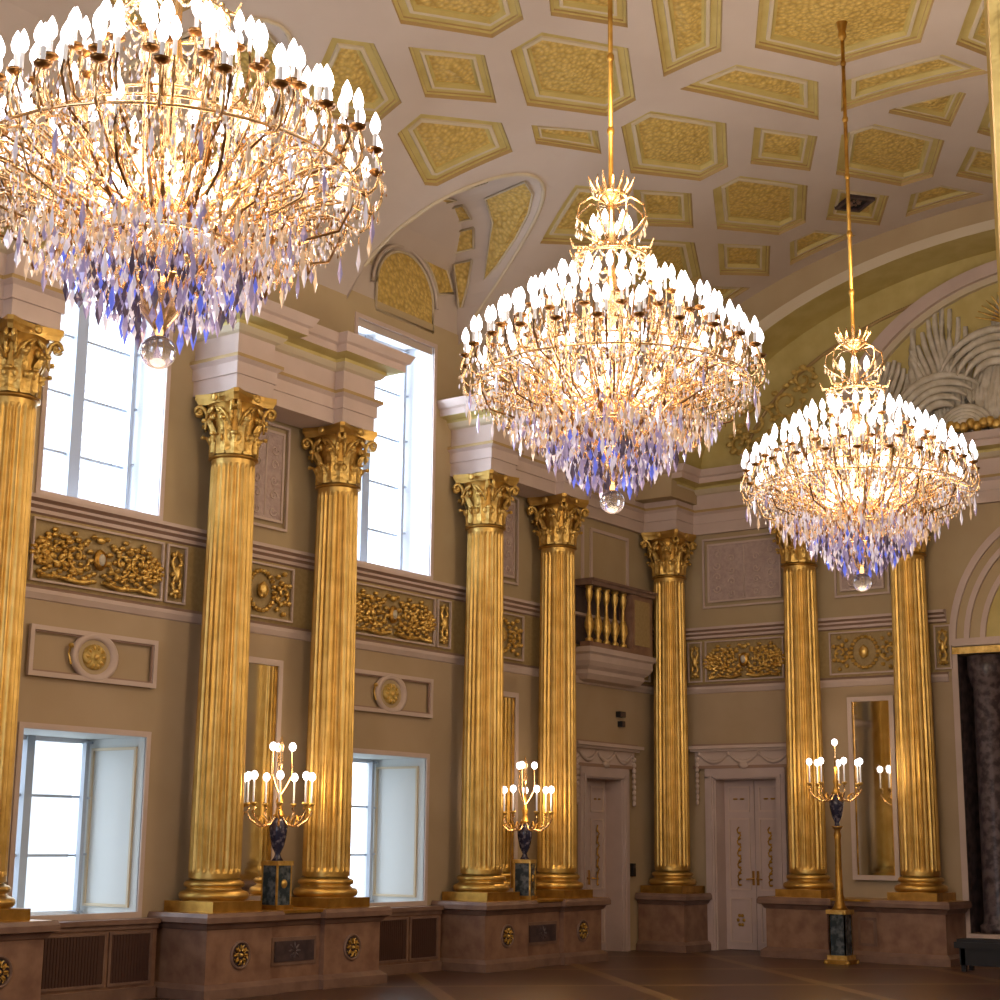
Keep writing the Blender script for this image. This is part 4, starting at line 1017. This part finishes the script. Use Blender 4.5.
    for (n, r, z, off) in ((24, 1.10, 1.40, .2), (22, .90, 1.58, .7), (14, .64, 1.78, .4), (12, 1.05, 1.1, .1), (10, .7, 1.15, .6), (6, .36, 1.95, .3)):
        for k in range(n):
            a = 2 * pi * (k + off) / n; T = L(r * cos(a), r * sin(a), z + r5.uniform(-.03, .03))
            o_v = [tuple(T @ Vector(v)) for v in pb.v]; b0 = len(eb_.v); eb_.v += o_v
            for f_, m_ in zip(pb.f, pb.m): eb_.f.append(tuple(i + b0 for i in f_)); eb_.m.append(eb_.mi(pb.mats[m_])); eb_.sm.append(True)
            eb_.tube([(r * .75 * cos(a), r * .75 * sin(a), z - .42), (r * .95 * cos(a), r * .95 * sin(a), z - .36), (r * 1.02 * cos(a), r * 1.02 * sin(a), z - .2), (r * cos(a), r * sin(a), z - .09)], .009, 'ch_dark' if k % 3 else 'ch_gold', 4)
    o = eb_.build('crowded_candles', root); o['kind'] = 'stuff'
    # crown and cage
    cr = MB()
    for k in range(14):
        a = 2 * pi * k / 14; cr.tube([P(.06, a, 2.66), P(.12, a, 2.70), P(.17, a, 2.78), P(.20 if k % 2 else .15, a, 2.86)], [.02, .022, .016, .004], 'ch_gold', 5)
    cr.lathe([(.05, 2.62), (.13, 2.68), (.14, 2.71), (.05, 2.72)], 16, 'ch_gold'); cr.build('crown', root)
    for k in range(8):
        a = 2 * pi * k / 8; b = MB(); b.tube([P(.05, a, 2.62), P(.18, a, 2.66), P(.29, a, 2.58), P(.31, a, 2.46), P(.22, a, 2.36), P(.10, a, 2.28), P(.2, a, 2.2), P(.34, a, 2.18), P(.37, a, 2.26)], [.01, .012, .012, .012, .012, .012, .014, .014, .006], 'ch_gold', 5)
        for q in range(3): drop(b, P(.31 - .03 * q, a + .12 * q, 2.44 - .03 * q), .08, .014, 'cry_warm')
        b.build('cage_scroll', root)
    # large drops (100 parts)
    protos = {}
    k_ = 0
    for (n, r, z, l, w, mset) in ((10, .20, .24, .20, .022, ('cry_day_blue', 'cry_day_violet', 'cry_dark')), (16, .34, .34, .20, .020, ('cry_clear', 'cry_dark', 'cry_day_violet', 'cry_day_blue')), (20, .52, .46, .20, .019, ('cry_day_violet', 'cry_clear', 'cry_dark', 'cry_day_violet')), (24, .80, .64, .19, .017, ('cry_clear', 'cry_day_violet', 'cry_warm')), (30, 1.18, .88, .19, .014, ('cry_warm', 'cry_clear', 'cry_day_violet'))):
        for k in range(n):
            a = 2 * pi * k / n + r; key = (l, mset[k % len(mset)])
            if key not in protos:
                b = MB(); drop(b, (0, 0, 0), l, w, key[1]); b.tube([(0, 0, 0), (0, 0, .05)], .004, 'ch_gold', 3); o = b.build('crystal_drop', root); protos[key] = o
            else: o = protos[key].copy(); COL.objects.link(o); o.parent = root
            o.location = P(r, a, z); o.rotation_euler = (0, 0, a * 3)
    # remaining small beads and strings
    s = MB(); rnd = random.Random(11)
    env = [(.18, .22), (.3, .36), (.45, .52), (.6, .72), (.75, .95), (.9, 1.12), (1.05, 1.2), (1.2, 1.16), (1.35, .98), (1.55, .72), (1.75, .46)]
    def Renv(z):
        for (z0, r0), (z1, r1) in zip(env, env[1:]):
            if z0 <= z <= z1: return r0 + (r1 - r0) * (z - z0) / (z1 - z0)
        return .3
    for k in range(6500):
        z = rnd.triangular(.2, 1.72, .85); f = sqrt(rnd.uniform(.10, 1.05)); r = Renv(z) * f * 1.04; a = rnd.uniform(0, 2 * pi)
        q = rnd.random()  # lamp-lit tones above, daylight and shade tones below, all through colour
        if z < .5: m = 'cry_day_violet' if q < .36 else 'cry_dark' if q < .66 else 'cry_clear' if q < .92 else 'cry_day_blue'
        elif z < .75: m = 'cry_warm' if q < .34 else 'cry_day_violet' if q < .52 else 'cry_clear' if q < .76 else 'ch_dark' if q < .86 else 'ch_gold'
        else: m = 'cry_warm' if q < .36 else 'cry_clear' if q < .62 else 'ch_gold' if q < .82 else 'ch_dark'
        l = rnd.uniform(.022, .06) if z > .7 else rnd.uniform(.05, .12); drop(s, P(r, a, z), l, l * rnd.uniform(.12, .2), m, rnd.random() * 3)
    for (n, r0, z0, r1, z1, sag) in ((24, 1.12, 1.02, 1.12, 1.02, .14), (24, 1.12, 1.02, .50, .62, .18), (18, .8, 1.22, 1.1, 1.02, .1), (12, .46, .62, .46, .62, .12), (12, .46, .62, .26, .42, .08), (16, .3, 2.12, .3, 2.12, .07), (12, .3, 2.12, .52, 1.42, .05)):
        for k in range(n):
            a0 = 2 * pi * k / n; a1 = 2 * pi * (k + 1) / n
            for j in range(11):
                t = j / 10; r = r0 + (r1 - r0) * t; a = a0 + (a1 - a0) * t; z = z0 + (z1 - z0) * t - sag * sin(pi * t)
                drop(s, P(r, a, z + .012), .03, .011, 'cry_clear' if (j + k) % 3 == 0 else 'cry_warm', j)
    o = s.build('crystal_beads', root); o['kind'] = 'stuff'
    gl = MB()
    for k in range(12): a = 2 * pi * k / 12; gl.sphere(P(.34, a, .90 + .04 * (k % 2)), (.055, .055, .09), 'glow', 8, 6)
    gl.build('inner_lamp', root)
    return root
def spiral2(cx, cz, r): return [(cx + r * (1 - .8 * k / 14) * cos(k * .6), 0, cz + r * (1 - .8 * k / 14) * sin(k * .6)) for k in range(15)]
ch0 = make_chandelier()
CHP = [(6.16, 6.87, 4.41), (11.19, 6.87, 4.41), (16.35, 6.87, 4.43)]
labs = ['largest crystal chandelier, nearest, at the upper left corner', 'middle crystal chandelier, hanging near the centre of the photo', 'smallest, farthest crystal chandelier hanging before the end wall']
for i, p in enumerate(CHP):
    o = ch0 if i == 0 else copy_tree(ch0)
    o.location = p; o.rotation_euler = (0, 0, .2 * i); o.scale = (1.035, 1.035, 1); o['label'] = labs[i]; o['category'] = 'chandelier'; o['group'] = 'gilt crystal chandeliers'
ch_copies = 3
# ------------------------------------------------------------------ candelabra
def make_candelabrum(tall):
    root = empty('candelabrum'); zb = 0
    if tall:
        b = MB(); b.box((-.18, -.18, 0), (.18, .18, .06), 'gold_dark'); b.box((-.15, -.15, .06), (.15, .15, .12), 'gold_relief')
        for a in (-1, 1):
            for c in (-1, 1): b.sphere((a * .16, c * .16, .02), (.04, .04, .03), 'gold_relief', 8, 5)
        b.build('foot', root)
        b = MB(); b.box((-.12, -.12, .12), (.12, .12, .68), 'malachite')
        for a in (-1, 1):
            for c in (-1, 1): b.box((a * .12, c * .12, .12), (a * .10, c * .10, .68), 'gold_relief')
        b.box((-.15, -.15, .68), (.15, .15, .74), 'gold_relief'); b.build('pillar', root)
        b = MB(); b.lathe([(.12, .74), (.08, .80), (.06, .86), (.07, .9), (.055, .95), (.045, 1.70), (.06, 1.77), (.04, 1.83), (.06, 1.87), (.09, 1.90)], 16, 'gold_dark'); b.build('shaft', root); zb = 1.87
    else:
        b = MB(); b.box((-.14, -.14, 0), (.14, .14, .05), 'gold_dark'); b.box((-.115, -.115, .05), (.115, .115, .48), 'malachite')
        for a in (-1, 1):
            for c in (-1, 1): b.box((a * .12, c * .12, .05), (a * .10, c * .10, .48), 'gold_relief')
        for c in (-1, 1):
            b.lathe([(.05, 0), (.04, .01), (.02, .015)], 12, 'gold_relief', L(0, c * .116, .28) @ R('X', -c * pi / 2))
        b.box((-.13, -.13, .48), (.13, .13, .53), 'gold_relief'); b.build('pillar', root); zb = .53
    b = MB(); b.lathe([(.07, zb), (.04, zb + .04), (.03, zb + .08), (.07, zb + .16), (.10, zb + .30), (.105, zb + .38), (.07, zb + .45), (.05, zb + .48)], 18, 'vase'); b.lathe([(.055, zb + .47), (.075, zb + .50), (.05, zb + .52), (.03, zb + .60), (.045, zb + .66), (.02, zb + .72), (.015, zb + 1.0)], 14, 'gold_dark'); b.build('vase', root)
    zA = zb + .50
    n1 = 7
    arm = None; bl = None
    for k in range(n1):
        a = 2 * pi * k / n1 + .3
        if arm is None:
            b = MB(); b.tube([(.04, 0, zA), (.12, 0, zA - .10), (.22, 0, zA - .12), (.32, 0, zA - .05), (.38, 0, zA + .04), (.34, 0, zA + .08), (.36, 0, zA + .12)], .013, 'ch_gold', 6); b.lathe([(.01, zA + .1), (.04, zA + .13), (.035, zA + .145), (.01, zA + .14)], 10, 'gold_relief', L(.37, 0, 0))
            b.tube([(.18, 0, zA - .12), (.2, 0, zA - .04), (.25, 0, zA - .0), (.28, 0, zA - .06)], .009, 'gold_dark', 5); b.lathe([(.011, zA + .14), (.011, zA + .42)], 7, 'candle', L(.37, 0, 0)); arm = b.build('candle_arm', root); o = arm
        else: o = arm.copy(); COL.objects.link(o); o.parent = root
        o.rotation_euler = (0, 0, a)
        if bl is None: q = MB(); q.sphere((0, 0, 0), (.042, .042, .05), 'bulb', 10, 7); bl = q.build('candle_bulb', root); o = bl
        else: o = bl.copy(); COL.objects.link(o); o.parent = root
        o.location = (.37 * cos(a), .37 * sin(a), zA + .44)
    n2 = 1 if tall else 3
    for k in range(n2):
        a = 2 * pi * k / 3 + 1.0; r = .13 if not tall else .0
        o = bl.copy(); COL.objects.link(o); o.parent = root; o.location = (r * cos(a), r * sin(a), zb + (1.27 if not tall else 1.22))
        b = MB(); b.tube([(0, 0, zb + .72), (r * .5 * cos(a), r * .5 * sin(a), zb + .82), (r * cos(a), r * sin(a), zb + .95), (r * cos(a), r * sin(a), zb + (1.22 if not tall else 1.17))], .011, 'ch_gold', 6); b.build('upper_arm', root)
    if tall:
        pass
    else:
        b = MB(); b.lathe([(.015, zb + 1.0), (.03, zb + 1.1), (.02, zb + 1.2), (.035, zb + 1.28), (.004, zb + 1.4)], 10, 'ch_gold'); b.build('finial', root)
    return root
ca = make_candelabrum(False); ca.location = (13.70, 12.85, ZP); tag(ca, 'gilt candelabrum on the pedestal between the nearest complete column pair', 'candelabrum', 'lit candelabra')
cb2 = copy_tree(ca); cb2.location = (18.60, 12.85, ZP); cb2.rotation_euler = (0, 0, .3); tag(cb2, 'gilt candelabrum on the pedestal between the middle column pair', 'candelabrum', 'lit candelabra')
ct = make_candelabrum(True); ct.location = (22.0, 9.76, 0); tag(ct, 'tall gilt candelabrum standing on the floor before the end wall', 'candelabrum', 'lit candelabra')
# dark grille in one ceiling coffer
us_, ts_ = 21.16, s_of(74.1)
c0 = Vector(vp(us_, ts_, .05)); e1 = (Vector(vp(us_ + .2, ts_ + .2 * (s_of(78.4) - ts_) / .86, .05)) - c0).normalized(); nn_ = (Vector(vp(us_, ts_, 0)) - c0).normalized(); e2 = nn_.cross(e1).normalized()
TM = Matrix((e1, e2, nn_)).transposed().to_4x4(); TM.translation = c0
mb = MB(); rect_frame(mb, .44, .40, .05, .05, 'panel_dark', Matrix.Identity(4)); mb.box((-.17, -.15, 0), (.17, .15, .01), 'black')
for k in range(8): mb.sphere((.07, 0, .02), (.04, .02, .015), 'marble_cap', 6, 4, R('Z', k * pi / 4))
for i_v in range(len(mb.v)): mb.v[i_v] = tuple(TM.to_3x3() @ Vector(mb.v[i_v]))
tag(mb.build('ceiling_vent', loc=c0), 'small dark grille in a ceiling coffer above the farthest chandelier', 'vent')
# ------------------------------------------------------------------ lights
def light(kind, loc, power, col, size=.3, rot=None, sy=None):
    ld = bpy.data.lights.new(kind.lower() + '_light', kind); ld.energy = power; ld.color = col
    if kind == 'AREA': ld.shape = 'RECTANGLE'; ld.size = size; ld.size_y = sy or size
    elif kind == 'POINT': ld.shadow_soft_size = size
    o = bpy.data.objects.new(kind.lower() + '_light', ld); COL.objects.link(o); o.location = loc
    if rot: o.rotation_euler = rot
    return o
WARM = (1, .74, .46)
for p in CHP:
    light('POINT', (p[0] - .45, p[1] - .35, p[2] + 3.0), 150, WARM, .35)
    light('POINT', (p[0], p[1], p[2] + 1.3), 42, WARM, .3)
    light('POINT', (p[0], p[1], p[2] - .6), 130, WARM, .5)
for o, z in ((ca, 1.45), (cb2, 1.45), (ct, 2.85)):
    light('POINT', (o.location.x, o.location.y - (.2 if z < 2 else 0), o.location.z + z - .1), 16, (1, .66, .32), .12)
for c in WC:
    light('AREA', (c, WV + 1.3, 6.8), 230, (.72, .84, 1), 1.5, (radians(-90), 0, 0), 3.2)
    light('AREA', (c, WV + 1.6, 1.8), 16, (.75, .86, 1), 1.5, (radians(-90), 0, 0), 1.8)
light('AREA', (-4.2, 7, 5), 430, (.74, .82, 1), 8, (0, radians(-90), 0), 6)   # daylight from the windows behind the camera
light('AREA', (13, -.9, 5.5), 60, (.80, .86, 1), 10, (radians(90), 0, 0), 3)
for m in ('ch_gold', 'cry_warm', 'cry_clear', 'cry_day_violet', 'cry_day_blue', 'cry_dark', 'candle', 'ball', 'bulb'):
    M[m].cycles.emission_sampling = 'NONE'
w = bpy.data.worlds.new('sky'); SC.world = w; w.use_nodes = True
bg_ = w.node_tree.nodes['Background']; bg_.inputs[0].default_value = (.80, .89, 1, 1); bg_.inputs[1].default_value = 3.6
# ------------------------------------------------------------------ camera
YAW, PITCH, ROLL, FPX = .6217, .2081, .0102, 1612.8
f = Vector((cos(PITCH) * cos(YAW), cos(PITCH) * sin(YAW), sin(PITCH))); r = f.cross(Vector((0, 0, 1))).normalized(); u = r.cross(f)
r2 = r * cos(ROLL) + u * sin(ROLL); u2 = -r * sin(ROLL) + u * cos(ROLL)
cd = bpy.data.cameras.new('camera'); cam = bpy.data.objects.new('camera', cd); COL.objects.link(cam)
cd.sensor_width = 36; cd.sensor_fit = 'HORIZONTAL'; cd.lens = 36 * FPX / 1000; cd.clip_start = .05; cd.clip_end = 300
m = Matrix((r2, u2, -f)).transposed().to_4x4(); m.translation = (0, 0, 1.65); cam.matrix_world = m
SC.camera = cam
SC.view_settings.view_transform = 'Standard'; SC.view_settings.look = 'None'; SC.view_settings.exposure = 0.0
SC.cycles.max_bounces = 6; SC.cycles.diffuse_bounces = 3; SC.cycles.glossy_bounces = 4; SC.cycles.transparent_max_bounces = 6; SC.cycles.sample_clamp_indirect = 3.0; SC.cycles.caustics_reflective = False; SC.cycles.caustics_refractive = False
